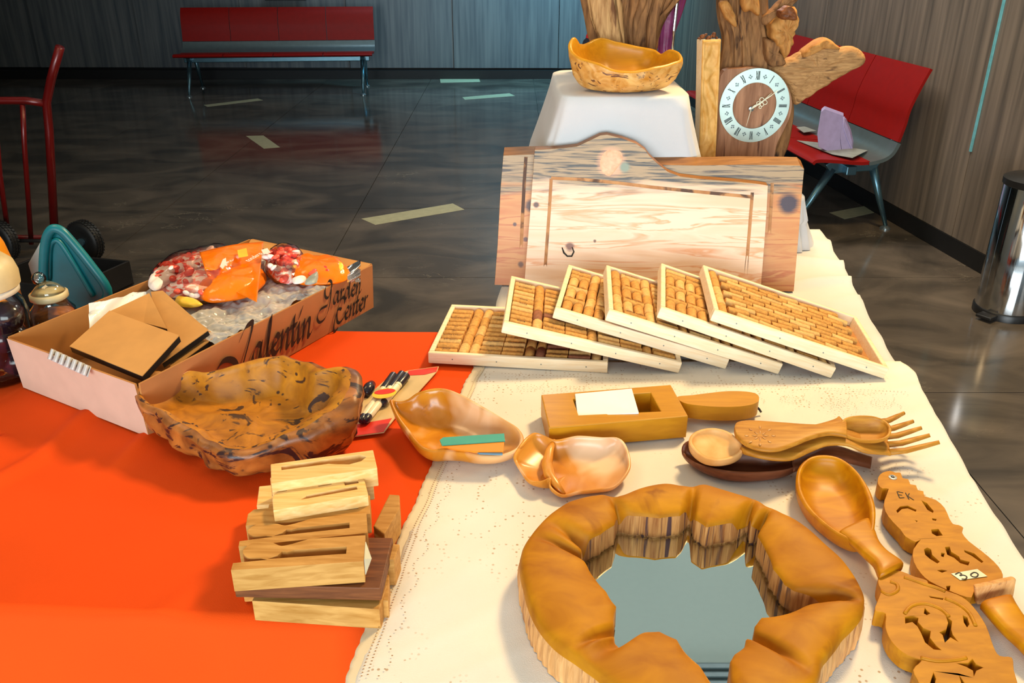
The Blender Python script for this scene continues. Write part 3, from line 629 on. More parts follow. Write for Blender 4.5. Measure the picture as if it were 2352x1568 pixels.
# hand truck
hy = 4.42; ht = thing('hand_truck', 'dark red tubular hand truck with black tyres at the left edge', 'hand truck', (-2.6, hy, 0))
hq = lambda px, py, dy=0: Q(px, py, hy + dy)
mk('upright', G().tube([hq(138, 108, -.08), hq(118, 180, -.04), hq(107, 235), hq(113, 300), hq(126, 545, .05)], .021, 10), M_redtube, ht, smooth=True)
mk('upright', G().tube([hq(-160, 108, -.08), hq(-145, 180, -.04), hq(-133, 235), hq(-120, 300), hq(-105, 545, .05)], .021, 10), M_redtube, ht, smooth=True)
mk('handle_bar', G().tube([hq(-133, 233), hq(-40, 231), hq(60, 231), hq(107, 238)], .019, 10), M_redtube, ht, smooth=True)
mk('back_tube', G().tube([hq(52, 240), hq(56, 330), hq(72, 560, .04)], .013, 8), M_redtube, ht, smooth=True)
mk('back_tube', G().tube([hq(-14, 240), hq(0, 400), hq(22, 560, .04)], .013, 8), M_redtube, ht, smooth=True)
mk('cross_bar', G().tube([hq(-108, 545, .05), hq(126, 545, .05)], .014, 8), M_redtube, ht, smooth=True)
ax = Matrix(((0, 0, 1), (.0, 1, 0), (-1, 0, 0)))
axr = Matrix.Rotation(R(68), 3, 'Z') @ ax
for cpx in (205, 14):
    wc_ = P(cpx, 597, 0); wc_ = Vector((wc_.x, wc_.y, .106))
    prof = [(.045, -.02), (.085, -.032), (.1, -.024), (.105, -.012), (.105, .012), (.1, .024), (.085, .032), (.045, .02)]
    wh = mk('wheel', G().lathe(prof, wc_, 40, axr), M_black, ht, smooth=True, auto=50)
    tr = G()
    for k in range(36):
        a = 2 * math.pi * k / 36
        for s_ in (-.016, 0, .016): tr.box(wc_ + axr @ Vector((.105 * math.cos(a + s_ * 4), .105 * math.sin(a + s_ * 4), s_)), (.008, .012, .012), axr @ Matrix.Rotation(a, 3, 'Z'))
    o = mk('tread', tr, M_black, wh); o['kind'] = 'stuff'
    mk('hub', G().lathe([(.0, -.03), (.02, -.03), (.022, .0), (.022, .03), (.0, .034)], wc_, 16, axr), M_leg, wh, smooth=True, auto=40)
mk('axle', G().tube([P(14, 597, 0) + Vector((.0, 0, .106)), P(205, 597, 0) + Vector((0, 0, .106))], .01, 8), M_blackp, ht, smooth=True)
# black crate
A_, B_, C_ = P(305, 652, 0), P(225, 692, 0), P(190, 640, 0)
cr = thing('crate', 'open black plastic crate on the floor behind the teal container', 'crate', ((A_.x + B_.x) / 2, A_.y, 0))
ca, cb = Vector((-1.84, 3.96, 0)), Vector((-2.30, 4.08, 0)); cc_ = Vector((-1.97, 3.60, 0)); cdv = cc_ - ca
def wallbox(g, p, q, h, t=.012, z0=.003):
    d = (q - p).normalized(); n = Vector((-d.y, d.x, 0)) * t; z1 = Vector((0, 0, z0)); z2 = Vector((0, 0, h)); g.quadbox([p + z2, q + z2, q + n + z2, p + n + z2], [p + z1, q + z1, q + n + z1, p + n + z1])
for p, q in ((ca, cb), (cb, cb + cdv), (cb + cdv, ca + cdv), (ca + cdv, ca)):
    g = G(); wallbox(g, p, q, .125); mk('side_wall', g, M_blackp, cr, bevel=.003)
z0 = Vector((0, 0, .004)); mk('bottom', G().prism([ca + z0, cb + z0, cb + cdv + z0, ca + cdv + z0], (0, 0, .008)), M_blackp, cr)
mk('wall_fitting', G().box((Q(655, 0, 10.55).x, 10.58, Q(655, 0, 10.55).z + .03), (.46, .05, .075)), M_blackp, wb)

# ================================================================== SCULPTURES ON THE STANDS
def loft_px(rows, Y, dep, n=48, ridge=.0, seed=0, kz=6, nr=26, fl=1.0):
    """rows: (xl, xr, y_px) top to bottom in the photo at distance Y; elliptical sections with ridged noise"""
    cs = catmull([tuple(map(float, r)) for r in rows], max(1, nr // len(rows)), False); rs = []
    for xl, xr, py in cs:
        a, b_ = Q(xl, py, Y), Q(xr, py, Y); c = (a + b_) / 2; hx = (b_ - a).length / 2; ring = []
        for j in range(n):
            t = 2 * math.pi * j / n
            k = 1 + ridge * (noise.noise(Vector((math.cos(t) * kz, math.sin(t) * kz, c.z * 3 + seed))) - .5 * abs(noise.noise(Vector((math.cos(t) * 2.4, math.sin(t) * 2.4, c.z * 6 + seed)))))
            ring.append(c + Vector((math.cos(t) * hx * k, math.sin(t) * hx * dep * k, 0)))
        rs.append(ring)
    return rs
# left driftwood stump on the tall stand (continues above the picture)
st = thing('driftwood_stump', 'tall fluted driftwood stump standing behind the pale burl bowl', 'driftwood', (.37, 2.42, 1.2))
g = G().rings(loft_px([(1290, 1640, -330), (1310, 1610, -220), (1330, 1575, -100), (1350, 1545, 0), (1360, 1520, 40), (1374, 1506, 80), (1390, 1500, 120), (1398, 1500, 160), (1396, 1502, 171)], 2.475, .42, 96, .7, 2.0, 5, 60)); mk('trunk', g, W_drift, st, smooth=True)
g = G().rings(loft_px([(1325, 1400, -200), (1345, 1412, -60), (1352, 1425, 10), (1362, 1430, 60), (1384, 1436, 110), (1398, 1440, 158)], 2.425, .3, 48, .5, 7.0, 6, 30)); mk('pale_face', g, W_driftl, st, smooth=True)
g = G().rings(loft_px([(1490, 1560, -200), (1500, 1550, -60), (1500, 1528, 0), (1488, 1512, 50), (1486, 1508, 110), (1492, 1506, 165)], 2.43, .4, 32, .5, 4.0, 5, 30)); mk('side_root', g, W_drift, st, smooth=True)
# purple cellophane and ribbon behind it
pc = thing('wrapped_gift', 'purple cellophane-wrapped gift with a silver ribbon behind the driftwood stump', 'gift', (.425, 2.46, 1.2))
g = G().rings(loft_px([(1486, 1600, -150), (1500, 1580, -40), (1508, 1572, 0), (1512, 1562, 40), (1512, 1546, 90), (1512, 1540, 130), (1510, 1540, 160)], 2.53, .45, 40, .35, 9.0, 3, 30)); mk('wrapping', g, M_purple, pc, smooth=True)
mk('ribbon', G().tube([Q(1560, -80, 2.49), Q(1556, 0, 2.49), Q(1548, 70, 2.49), Q(1545, 118, 2.49)], [.005, .0045, .004, .002], 8, flat=.4), M_chrome, pc, smooth=True)
hp = thing('cap', 'red and navy fabric cap half hidden behind the driftwood stump', 'cap', (.25, 2.47, 1.2))
cq = Q(1395, 98, 2.52)
mk('crown', G().ell(cq, (.062, .035, .062)), M_cap, hp, smooth=True)
mk('brim', G().rings([[Vector((cq.x + math.cos(a) * rx, 2.52 + math.sin(a) * .036, z)) for a in [2 * math.pi * k / 32 for k in range(32)]] for rx, z in ((.082, 1.203), (.080, cq.z - .03), (.066, cq.z + .006), (.058, cq.z + .014))]), M_navy, hp, smooth=True)

# clock log
ck = thing('driftwood_clock', 'driftwood log with branches and a round silver clock face', 'clock', (.64, 2.42, .909))
base_z = .909
rows = [(1620, 1800, -150), (1650, 1762, -40), (1649, 1757, 0), (1652, 1760, 40), (1662, 1768, 80), (1660, 1780, 120), (1656, 1790, 160), (1652, 1806, 210), (1650, 1812, 250), (1650, 1806, 290), (1650, 1796, 330), (1650, 1782, 365), (1652, 1776, 400), (1652, 1776, 425)]
g = G().rings(loft_px(rows, 2.44, .62, 96, .40, 11.0, 6, 90))
for v in g.v:
    if v.y < 2.375: v.y = 2.375 + (v.y - 2.375) * .12
    v.z = max(v.z, .909)
mk('trunk', g, W_drift, ck, smooth=True)
YC = 2.372
lobe = [(1655, 175), (1700, 157), (1745, 156), (1782, 170), (1808, 196), (1819, 232), (1815, 265), (1800, 300), (1785, 330), (1778, 366), (1776, 398), (1651, 398), (1651, 300)]
mk('planed_face', G().prism([Q(*p, YC - .012) for p in catmull(lobe, 4)], (0, .03, 0)), W_clock, ck, bevel=.004)
br = [(1765, 160), (1800, 137), (1840, 117), (1868, 96), (1885, 88), (1903, 90), (1925, 108), (1945, 107), (1968, 110), (1982, 126), (1985, 142), (1960, 158), (1930, 176), (1900, 192), (1872, 212), (1848, 226), (1822, 240), (1812, 215), (1795, 190)]
def slab_noise(pts, Y0, th, seed, mat, name, amp=.006, par=ck):
    """irregular solid limb: outline lofted front-to-back with rounded edges"""
    o = resample([Q(*p, Y0) for p in catmull(pts, 6)], 90); c = sum(o, Vector()) / len(o); rs = []
    for dy, s_ in ((-.5, .3), (-.5, .55), (-.48, .78), (-.40, .90), (-.22, .98), (0, 1), (.22, .98), (.40, .9), (.5, .7), (.5, .3)):
        rs.append([Vector((c.x + (p.x - c.x) * s_, Y0 + dy * th + amp * nz((p.x * 30, s_ * 8, p.z * 60), 1, seed) * 1.5, c.z + (p.z - c.z) * s_)) + (p - c).normalized() * amp * nz(p, 60, seed) for p in o])
    mk(name, G().rings(rs), mat, par, smooth=True)
slab_noise(br, 2.41, .055, 3, W_driftb, 'branch', .005)
slab_noise([(1840, 118), (1868, 96), (1888, 87), (1905, 90), (1926, 110), (1900, 106), (1870, 118), (1835, 132)], 2.405, .062, 5, W_stub, 'branch_ridge', .003)
kn = [(1762, 62), (1778, 40), (1795, 22), (1815, 12), (1824, 22), (1827, 45), (1818, 80), (1808, 112), (1796, 134), (1782, 112), (1768, 88)]
slab_noise(kn, 2.40, .09, 7, W_stub, 'knob', .008)
slab_noise([(1786, 24), (1808, 14), (1822, 20), (1826, 42), (1806, 46), (1790, 40)], 2.365, .05, 9, W_blockd, 'knob_cut', .004)
slab_noise([(1740, 45), (1775, 18), (1800, -12), (1830, -40), (1845, -30), (1822, 8), (1796, 34), (1765, 62)], 2.42, .05, 11, W_drift, 'twig', .005)
slab_noise([(1700, -60), (1736, -60), (1740, 0), (1742, 36), (1722, 26), (1704, 22)], 2.37, .05, 13, W_stub, 'heart_stub', .003)
slab_noise([(1652, 10), (1668, 0), (1682, 20), (1690, 60), (1674, 52), (1660, 34)], 2.375, .04, 15, W_stub, 'bark_lip', .003)
slab_noise([(1752, 90), (1775, 92), (1790, 120), (1798, 142), (1776, 152), (1756, 140)], 2.40, .07, 17, W_drift, 'side_lump', .006)
# dial
dc = Q(1733, 243, YC - .018); Rd = .0925; tilt = Matrix.Rotation(R(90), 3, 'X')
def dp(r, a, y=0): return dc + Vector((math.sin(a) * r, y, math.cos(a) * r * 1.04))
dial = G().prism([dp(Rd, k * math.pi / 36) for k in range(72)], (0, .003, 0), [[dp(.0575, k * math.pi / 36) for k in range(72)]])
dl = mk('clock_dial', dial, M_dial, ck, bevel=.0008)
NUM = 'I II III IIII V VI VII VIII IX X XI XII'.split()
for k, s_ in enumerate(NUM):
    a = (k + 1) * math.pi / 6; g = G(); wtot = sum({'I': 1, 'V': 2.2, 'X': 2.2}[c] for c in s_); x = -wtot / 2; u = .0026
    for c in s_:
        w = {'I': 1, 'V': 2.2, 'X': 2.2}[c]; xc = x + w / 2; x += w
        st_ = {'I': [((xc, -1), (xc, 1), .36)], 'V': [((xc - .8, 1), (xc, -1), .38), ((xc + .8, 1), (xc, -1), .16)], 'X': [((xc - .8, 1), (xc + .8, -1), .38), ((xc + .8, 1), (xc - .8, -1), .16)]}[c]
        for (x0, y0), (x1, y1), wd in st_:
            def tp(X, Y): 
                return dp(.075 + Y * .0105, a, -.0006) + Vector((math.cos(a), 0, -math.sin(a))) * (X * u)
            q = [tp(x0 - wd, y0), tp(x0 + wd, y0), tp(x1 + wd, y1), tp(x1 - wd, y1)]; g.prism(q, (0, .0005, 0))
    mk('numeral', g, M_num, dl)
    g = G(); aa = a + math.pi / 12
    for r0, t0 in ((.0775, 0), (.0735, .045), (.0735, -.045), (.0705, 0)):
        c = dp(r0, aa + t0, -.0006); g.add([c + Vector((math.sin(q) * .0022, 0, math.cos(q) * .0022)) for q in [i * math.pi / 3 for i in range(6)]], [(0, 1, 2, 3, 4, 5)])
    mk('ornament', g, M_shell, dl)
def hand(name, path, rad, y):
    g = G(); pr = [Q(*p, y) for p in path]; g.tube(pr, rad, 6, flat=.35, up=(0, -1, 0)); mk(name, g, M_hand, ck, smooth=True)
hc = (1725, 250)
hand('hour_hand', [hc, (1733, 243), (1741, 239), (1756, 229), (1773, 213)], [.0022, .0018, .0014, .0014, .0006], YC - .026)
hand('minute_hand', [hc, (1738, 243), (1750, 234), (1768, 222), (1787, 208)], [.002, .0012, .001, .0014, .0005], YC - .029)
for i, (x, y, r) in enumerate([(1742, 237, 4), (1750, 229, 5), (1750, 240, 4), (1757, 235, 5), (1746, 246, 3)]):
    mk('hand_scroll', G().tube([Q(x + r * math.cos(t), y + r * math.sin(t), YC - .028) for t in [k * math.pi / 6 for k in range(13)]], .0011, 5), M_hand, ck, smooth=True)
hand('second_hand', [hc, (1722, 262), (1718, 276), (1714, 290)], [.001, .0007, .0006, .0004], YC - .030)
mk('hand_boss', G().lathe([(0, 0), (.0065, 0), (.0065, .004), (0, .006)], Q(hc[0], hc[1], YC - .022), 16, Matrix.Rotation(R(90), 3, 'X')), M_steel, ck, smooth=True, auto=40)

# carved slab
cs_ = thing('relief_carving', 'tall narrow carved relief panel standing left of the clock log', 'carving', (.5, 2.33, .76))
YS = 2.30
a_, b_, c_, d_ = Q(1613, 92, YS), Q(1656, 90, YS), Q(1648, 420, YS), Q(1612, 420, YS)
LM, LB = Q(1600, 90, YS + .05), Q(1604, 420, YS + .05)
zb_ = .765
for p in (c_, d_, LB): p.z = zb_
mk('core', G().quadbox([a_, b_, Q(1655, 88, YS + .05), LM], [d_, c_, Vector((c_.x, YS + .05, zb_)), LB]), W_frame, cs_, bevel=.002)
def relief(u, v):
    t = a_.lerp(b_, u); q = d_.lerp(c_, u); p = q.lerp(t, v)
    rim = min(u, 1 - u) * .045; rim2 = min(v, 1 - v) * .4
    if rim < .005 or rim2 < .006: h = .009
    else:
        X, Z = u * .045, v * .4
        h = .002 + .0065 * max(0, min(1, .5 + 1.6 * math.sin(Z * 60 + 3.2 * math.sin(Z * 31 + 2) + X * 120 * math.cos(Z * 22)) * math.cos(X * 95 - 1.6 + 1.7 * math.sin(Z * 45))))
    if min(u, 1 - u) < .001 or min(v, 1 - v) < .001: h = 0
    return Vector((p.x, YS - h, p.z))
mk('carved_relief', G().grid(relief, 28, 150), wood('carved_relief_wood', (198, 144, 66), (226, 178, 104), .5, (20, 20, 12), bst=.4), cs_, smooth=True, recalc=False)
for k in range(7): mk('bark_chip', G().ell(Q(1607 + 6.5 * k, 88 - 4 * (k % 3), YS + .02), (.006, .008, .003 + .005 * (k % 2)), 7, 5, Matrix.Rotation(k * 1.3, 3, 'Y')), W_blockd, cs_, smooth=True)

# ================================================================== irregular carved bowls
def bowl(name, label, cat, rim, zb, th, mat_in, mat_out, bulge=.72, power=2.0, lump=0, seed=0, N=110, floor=None, lip=.5, ls=26, cshift=(0, 0), group=None, parent=None, inbulge=.7, lipn=0, wav=0, byY=False, thf=None):
    r3 = [(Q if byY else P)(*p) for p in rim]; r3 = [Vector(q) for q in catmull([tuple(p) for p in r3], 8)]; r3 = resample(r3, N)
    if lipn: r3 = [p + Vector((nz(p, 40, seed), nz(p, 40, seed + 3), nz(p, 30, seed + 6))) * lipn for p in r3]
    c = sum(r3, Vector()) / N; c = Vector((c.x + cshift[0], c.y + cshift[1], 0))
    floor = floor if floor is not None else zb + th
    root = parent or thing(name, label, cat, (c.x, c.y, zb), group=group)
    go, gi = [], []
    K = 16
    for k in range(K + 1):
        a = math.pi / 2 * k / K; f = max(0, math.cos(a)) ** (2 / power); s_ = math.sin(a) ** (2 / power); ring = []
        for j, p in enumerate(r3):
            t = bulge + (1 - bulge) * f; x = c.x + (p.x - c.x) * t; y = c.y + (p.y - c.y) * t; z = zb + (p.z - zb) * (1 - s_)
            v = Vector((x, y, z)); env = math.sin(min(1, k / K * 1.15) * math.pi) ** .6 if 0 < k < K else 0
            d = Vector((p.x - c.x, p.y - c.y, 0)).normalized(); am = nz(v, ls, seed) + .5 * nz(v, ls * 2.3, seed + 9)
            if wav: am += wav * abs(nz(v, ls * .7, seed + 5))
            v += d * lump * am * env; v.z = max(v.z, zb); ring.append(v)
        go.append(ring)
    cb = Vector((c.x, c.y, zb)); go.append([cb.lerp(p, .5) for p in go[-1]])
    K2 = 14
    def inset(j, p, t_):
        t_ = t_ * (thf(p) if thf else 1); d = Vector((c.x - p.x, c.y - p.y, 0)); return p + d.normalized() * min(t_, d.length * .6)
    lipr = [inset(j, p, th * .5) + Vector((0, 0, th * lip)) for j, p in enumerate(r3)]; inn = [inset(j, p, th) + Vector((0, 0, -.0005)) for j, p in enumerate(r3)]
    gl = [r3, [p.lerp(q, .5) + Vector((0, 0, th * lip * .35)) for p, q in zip(r3, lipr)], lipr]
    gi += [lipr] * (1 if thf else 0) + ([] if thf else gl); gi.append([p.lerp(q, .5) + Vector((0, 0, th * lip * .3)) for p, q in zip(lipr, inn)])
    for k in range(K2 + 1):
        a = math.pi / 2 * k / K2; f = math.cos(a); s_ = math.sin(a); ring = []
        for p in inn:
            t = inbulge * .55 + (1 - inbulge * .55) * f; x = c.x + (p.x - c.x) * t; y = c.y + (p.y - c.y) * t; z = floor + (p.z - floor) * (1 - s_)
            v = Vector((x, y, z)); v.z += (lump * .35 * nz(v, ls, seed + 2)) * s_ if k else 0; v.z = max(v.z, zb + .003); ring.append(v)
        gi.append(ring)
    cf = Vector((c.x, c.y, floor))
    last = list(gi[-1])
    for f in (.66, .33): gi.append([Vector((c.x + (p.x - c.x) * f, c.y + (p.y - c.y) * f, max(zb + .003, p.z + lump * .3 * nz((p.x * f, p.y * f, 1), ls, seed)))) for p in gi[-1]]) if False else gi.append([Vector((c.x + (p.x - c.x) * f, c.y + (p.y - c.y) * f, max(zb + .003, p.z + lump * .3 * nz((p.x * f, p.y * f, 1), ls, seed)))) for p in last])
    if thf: go = [lipr, gl[1]] + go
    mk('bowl_outside', G().rings(go, False, True), mat_out, root, smooth=True)
    mk('bowl_inside', G().rings(gi, False, True), mat_in, root, smooth=True)
    return root
ZC = .7535
bigrim = [(309, 905, .835), (322, 876, .84), (352, 857, .845), (382, 861, .835), (405, 868, .83), (433, 857, .84), (482, 856, .845), (530, 846, .85), (573, 831, .855), (612, 822, .858), (650, 820, .858), (690, 829, .858), (735, 838, .862), (768, 852, .868), (795, 848, .876), (822, 853, .878), (833, 880, .875), (824, 918, .868), (800, 950, .855), (765, 975, .845), (730, 995, .838), (690, 1008, .83), (645, 1022, .822), (600, 1040, .816), (550, 1050, .812), (505, 1044, .812), (455, 1018, .818), (415, 993, .822), (385, 975, .826), (352, 945, .832), (322, 930, .835)]
bb = bowl('burl_bowl', 'large dark-veined burl wood bowl beside the open cardboard box', 'bowl', bigrim, ZC, .016, W_bowl, W_bowlo, .62, 2.3, .011, 2, 150, ZC + .046, .35, 22, (.008, .012), inbulge=1.3, lipn=.004, wav=-.9, thf=lambda p: 1.0 + 1.3 * max(0, min(1, (p.x + .37) / .06)) + .8 * max(0, min(1, (1.29 - p.y) / .06)) + .25 * nz(p, 18, 4))
sr = [(895, 920, .80), (912, 924, .795), (935, 919, .80), (955, 905, .81), (978, 897, .818), (1003, 893, .82), (1030, 896, .82), (1063, 909, .815), (1096, 927, .81), (1130, 947, .808), (1164, 968, .80), (1192, 986, .795), (1203, 1006, .79), (1198, 1028, .787), (1178, 1042, .785), (1147, 1050, .785), (1107, 1050, .785), (1063, 1041, .787), (1020, 1037, .79), (988, 1038, .79), (958, 1024, .79), (930, 988, .79), (908, 955, .795)]
bowl('olive_wood_bowl', 'polished leaf-shaped wooden bowl holding coloured cards, over the cloth join', 'bowl', sr, ZC + .003, .008, W_small, W_small, .55, 2.0, .0015, 6, 110, ZC + .012, .4, 12, (0, .004), inbulge=.75)
# cards inside the small bowl
for nm, q, z, mat, lb in (('card', [(1010, 1010), (1018, 1004), (1158, 995), (1160, 1012), (1015, 1022)], .801, M_bluec, 'teal card, topmost in the leaf-shaped bowl'), ('card', [(1010, 1022), (1080, 1018), (1158, 1014), (1156, 1036), (1090, 1036), (1040, 1030)], .799, M_oran, 'orange card between the teal and blue cards in the leaf-shaped bowl'),
                          ('card', [(1085, 1030), (1155, 1034), (1154, 1042), (1100, 1040)], .796, M_bluecard, 'light blue card edge lowest in the leaf-shaped bowl')):
    tag(mk(nm, G().prism([P(*p, z) for p in q], (0, .002, -.004)), mat), lb, 'card')
shr = [(1182, 1060, .778), (1180, 1045, .785), (1195, 1020, .792), (1210, 1003, .795), (1226, 994, .797), (1245, 999, .795), (1272, 1010, .792), (1300, 1006, .795), (1330, 1001, .797), (1385, 1005, .798), (1420, 1006, .797), (1438, 1022, .793), (1449, 1058, .785), (1444, 1085, .78), (1415, 1118, .773), (1380, 1126, .772), (1330, 1132, .771), (1290, 1140, .77), (1262, 1120, .775), (1262, 1100, .782), (1240, 1108, .78), (1212, 1104, .777), (1196, 1085, .776)]
sh = bowl('shell_dish', 'pale swirled two-lobed wooden dish between the card box and the mirror frame', 'dish', shr, ZC + .003, .006, W_shell, W_shell, .6, 1.7, .0015, 12, 120, ZC + .010, .3, 14, (.0, .004), inbulge=.3)
mk('ridge', G().tube([P(1274, 1010, .790), P(1262, 1035, .782), P(1256, 1065, .778), P(1262, 1092, .778), P(1276, 1110, .774), P(1296, 1134, .769)], [.003, .007, .009, .009, .007, .003], 14, flat=.8), W_shell, sh, smooth=True)
pbr = [(1305, 104, 2.2), (1314, 90, 2.22), (1326, 104, 2.25), (1344, 102, 2.30), (1378, 90, 2.34), (1420, 100, 2.345), (1470, 110, 2.34), (1505, 117, 2.32), (1522, 127, 2.28), (1540, 118, 2.25), (1560, 122, 2.21), (1568, 138, 2.18), (1545, 150, 2.15), (1508, 158, 2.125), (1465, 166, 2.11), (1430, 168, 2.105), (1400, 162, 2.11), (1372, 150, 2.12), (1345, 142, 2.14), (1324, 134, 2.16), (1310, 122, 2.18)]
bowl('burl_bowl', 'pale golden burl bowl on top of the white draped stand', 'bowl', pbr, 1.2025, .011, W_card, W_bright, .52, 2.1, .006, 31, 120, 1.222, .4, 30, (0, .0), inbulge=.7, lipn=.002, wav=-.6, byY=True)

# ================================================================== card dispenser box
zt = .803
co_ = [P(1243, 906, zt), P(1541, 883, zt), P(1581, 955, zt), P(1261, 982, zt)]
ho = [P(1316, 915, zt), P(1494, 901, zt), P(1518, 944, zt), P(1329, 953, zt)]
cb_ = thing('card_box', 'orange satin wood card box with a rounded handle', 'box', (sum(p.x for p in co_) / 4, sum(p.y for p in co_) / 4, .757))
mk('box_frame', G().prism(co_, (0, 0, -.043), [ho]), W_card, cb_, bevel=.0018)
cin = sum(ho, Vector()) / 4
mk('box_floor', G().prism([cin + (p - cin) * 1.03 + Vector((0, 0, -.036)) for p in ho], (0, 0, -.006)), W_card, cb_)
hd = catmull([(1556, 911), (1590, 907), (1630, 902), (1670, 898), (1715, 899), (1740, 906), (1741, 922), (1715, 931), (1670, 934), (1620, 932), (1572, 925)], 6)
mk('handle', G().prism([P(*p, .798) for p in hd], (0, 0, -.028)), W_card, cb_, bevel=.006)
mk('cord_loop', G().tube([P(1738, 934, .775), P(1744, 940, .77), P(1748, 946, .765)], .0022, 8), M_pcap, cb_, smooth=True)
cs1 = [P(1321, 904, .806), P(1451, 892, .814), P(1467, 947, .806), P(1327, 957, .800)]
t = thing('card_stack', 'stack of blank white cards standing in the wooden card box', 'card stack', (cin.x - .02, cin.y, .77))
for k in range(8):
    off = Vector((0.0006 * (k % 3), .0004 * (k % 2), -.0032 * k)); mk('card', G().prism([p + off for p in cs1], (0, 0, -.0027)), M_paper, t)

# ================================================================== cork trivet frames
FL, FW, FT = .3625, .2564, .0243
FR = [(.1895, 1.5402, -.1244, 0.0), (.3312, 1.5397, -.0587, .2203), (.428, 1.5570, -.165, .243), (.5277, 1.5349, -.0786, .293), (.6265, 1.5180, -.1577, .298), (.7291, 1.5157, -.1085, .3041)]
LAB = ['lying flat at the left, lowest of the fan', 'second from the left, its left end raised on the flat one', 'third from the left in the leaning fan', 'fourth from the left in the leaning fan', 'second from the right in the leaning fan', 'rightmost and topmost of the fan, corks laid like bricks']
def corkmesh(name, mat, L=.044, r=.0108, seed=0):
    g = G(); rs = []
    for x, k in ((-L / 2, .88), (-L / 2 + .0015, 1), (0, .985), (L / 2 - .0015, 1), (L / 2, .88)):
        rs.append([Vector((x, math.cos(2 * math.pi * j / 12) * r * k, math.sin(2 * math.pi * j / 12) * r * k)) for j in range(12)])
    g.rings(rs); return g
cork_proto = []
WORDS = ['VICENTE GANDIA', 'VG', 'RIOJA', 'Campo Viejo', 'VICENTE GANDIA', 'COSECHA']
for fi, (fx, fy, yaw, tl) in enumerate(FR):
    Rm = Matrix.Rotation(yaw, 3, 'Z') @ Matrix.Rotation(tl, 3, 'Y')
    t = thing('cork_trivet', 'wood-framed wine-cork tray ' + LAB[fi], 'tray', (fx, fy, .7585), Rm, 'wine-cork trays')
    r_ = .0105
    for nm, c, sz in (('frame_rail', (-FL / 2, r_ / 2, FT / 2), (FL, r_, FT)), ('frame_rail', (-FL / 2, FW - r_ / 2, FT / 2), (FL, r_, FT)), ('frame_rail', (-r_ / 2, FW / 2, FT / 2), (r_, FW - 2 * r_ - .0006, FT)), ('frame_rail', (-FL + r_ / 2, FW / 2, FT / 2), (r_, FW - 2 * r_ - .0006, FT))):
        mk(nm, G().box(c, sz), W_frame, t, local=True, bevel=.0022)
    for k in range(4): mk('nail', G().lathe([(0, 0), (.0012, 0), (.0012, .001), (0, .0012)], (-FL + .05 + k * .09, -.0003, FT / 2), 8, Matrix.Rotation(R(90), 3, 'X')), M_shell, t, local=True)
    mk('backing', G().box((-FL / 2, FW / 2, .0015), (FL - .02, FW - .02, .002)), M_cardi, t, local=True)
    if not cork_proto:
        for m_ in (M_cork, M_corkl, M_corkd): 
            o = mk('cork', corkmesh('cork', m_), m_, t, local=True, smooth=True, auto=50); cork_proto.append(o)
        free = list(cork_proto)
    rr = random.Random(20 + fi); x = -FL + r_ + .001; cols = [['H', 'V', 'V', 'H', 'H', 'V', 'V', 'H', 'H', 'V'], ['H', 'V', 'H', 'H', 'V', 'H', 'H', 'V', 'H', 'V'], ['K', 'V', 'K', 'V', 'H', 'K', 'V', 'K', 'H'], ['V', 'K', 'V', 'H', 'V', 'H', 'K', 'H', 'H'], ['K', 'K', 'V', 'H', 'K', 'H', 'V', 'H', 'V'], ['V', 'B']][fi]
    place = []
    y0, y1 = r_ + .001, FW - r_ - .001
    for c in cols:
        if c == 'V':
            if x + .0215 > -r_: break
            y = y0 + .022
            while y + .021 < y1: place.append((x + .011, y, math.pi / 2 + rr.uniform(-.05, .05))); y += .0452
            if y1 - (y - .022) > .02: place.append((x + .011, y1 - .0225, math.pi / 2))
            x += .0222
        elif c == 'H':
            if x + .045 > -r_: break
            y = y0 + .011
            while y + .0105 < y1: place.append((x + .0225, y, rr.uniform(-.03, .03))); y += .0222
            x += .0455
        elif c == 'K':   # one lengthwise, two across, repeating
            if x + .045 > -r_: break
            y = y0; ph = rr.random() < .5
            while y + .021 < y1:
                if ph or y + .046 > y1: place.append((x + .0225, y + .011, 0)); y += .0222
                else: place += [(x + .0112, y + .0225, math.pi / 2), (x + .034, y + .0225, math.pi / 2)]; y += .0455
                ph = not ph
            x += .0455
        elif c == 'B':   # brick rows running towards a point at the right
            row = 0; y = y0 + .011
            while y + .0105 < y1:
                xx = x + .0225 + (.0 if row % 2 else .016); f = (y - (y0 + y1) / 2) / .11
                while xx + .022 < -r_:
                    place.append((xx, y, -.16 * f * (1 if row % 3 else -1) + rr.uniform(-.06, .06))); xx += .0462
                y += .0222; row += 1
    for (cx, cy, a) in place:
        src = cork_proto[rr.choice((0, 0, 0, 1, 1, 2 if fi == 0 and cx > -.14 or rr.random() < .12 else 0))]
        if src in free: o = src; free.remove(src)
        else: o = copy_child(src, t)
        o.parent = t; OM = Matrix.Translation((cx, cy, .0138 + rr.uniform(-.0006, .0008))) @ Matrix.Rotation(a, 4, 'Z') @ Matrix.Rotation(rr.uniform(0, 6), 4, 'X'); o.matrix_basis = OM
        if abs(a) < .2 and fi in (0, 1, 2, 3) and rr.random() < .55 or (abs(a) < .2 and rr.random() < .10):
            s_ = rr.choice(WORDS) if fi != 1 or cx > -FL + .06 else ['RIOJA', 'Campo Viejo', 'Campo Viejo', 'COSECHA', 'RIOJA'][int(cy * 40) % 5]
            tm = bpy.data.objects.new('cork_print', text_mesh(s_, .0048 if len(s_) > 9 else .0066, M_ink, math.pi)); COL.objects.link(tm); tm.parent = o
            tm.matrix_basis = OM.inverted() @ (Matrix.Translation((cx, cy, .0256)) @ Matrix.Rotation(a, 4, 'Z'))
for o in free: bpy.data.objects.remove(o)

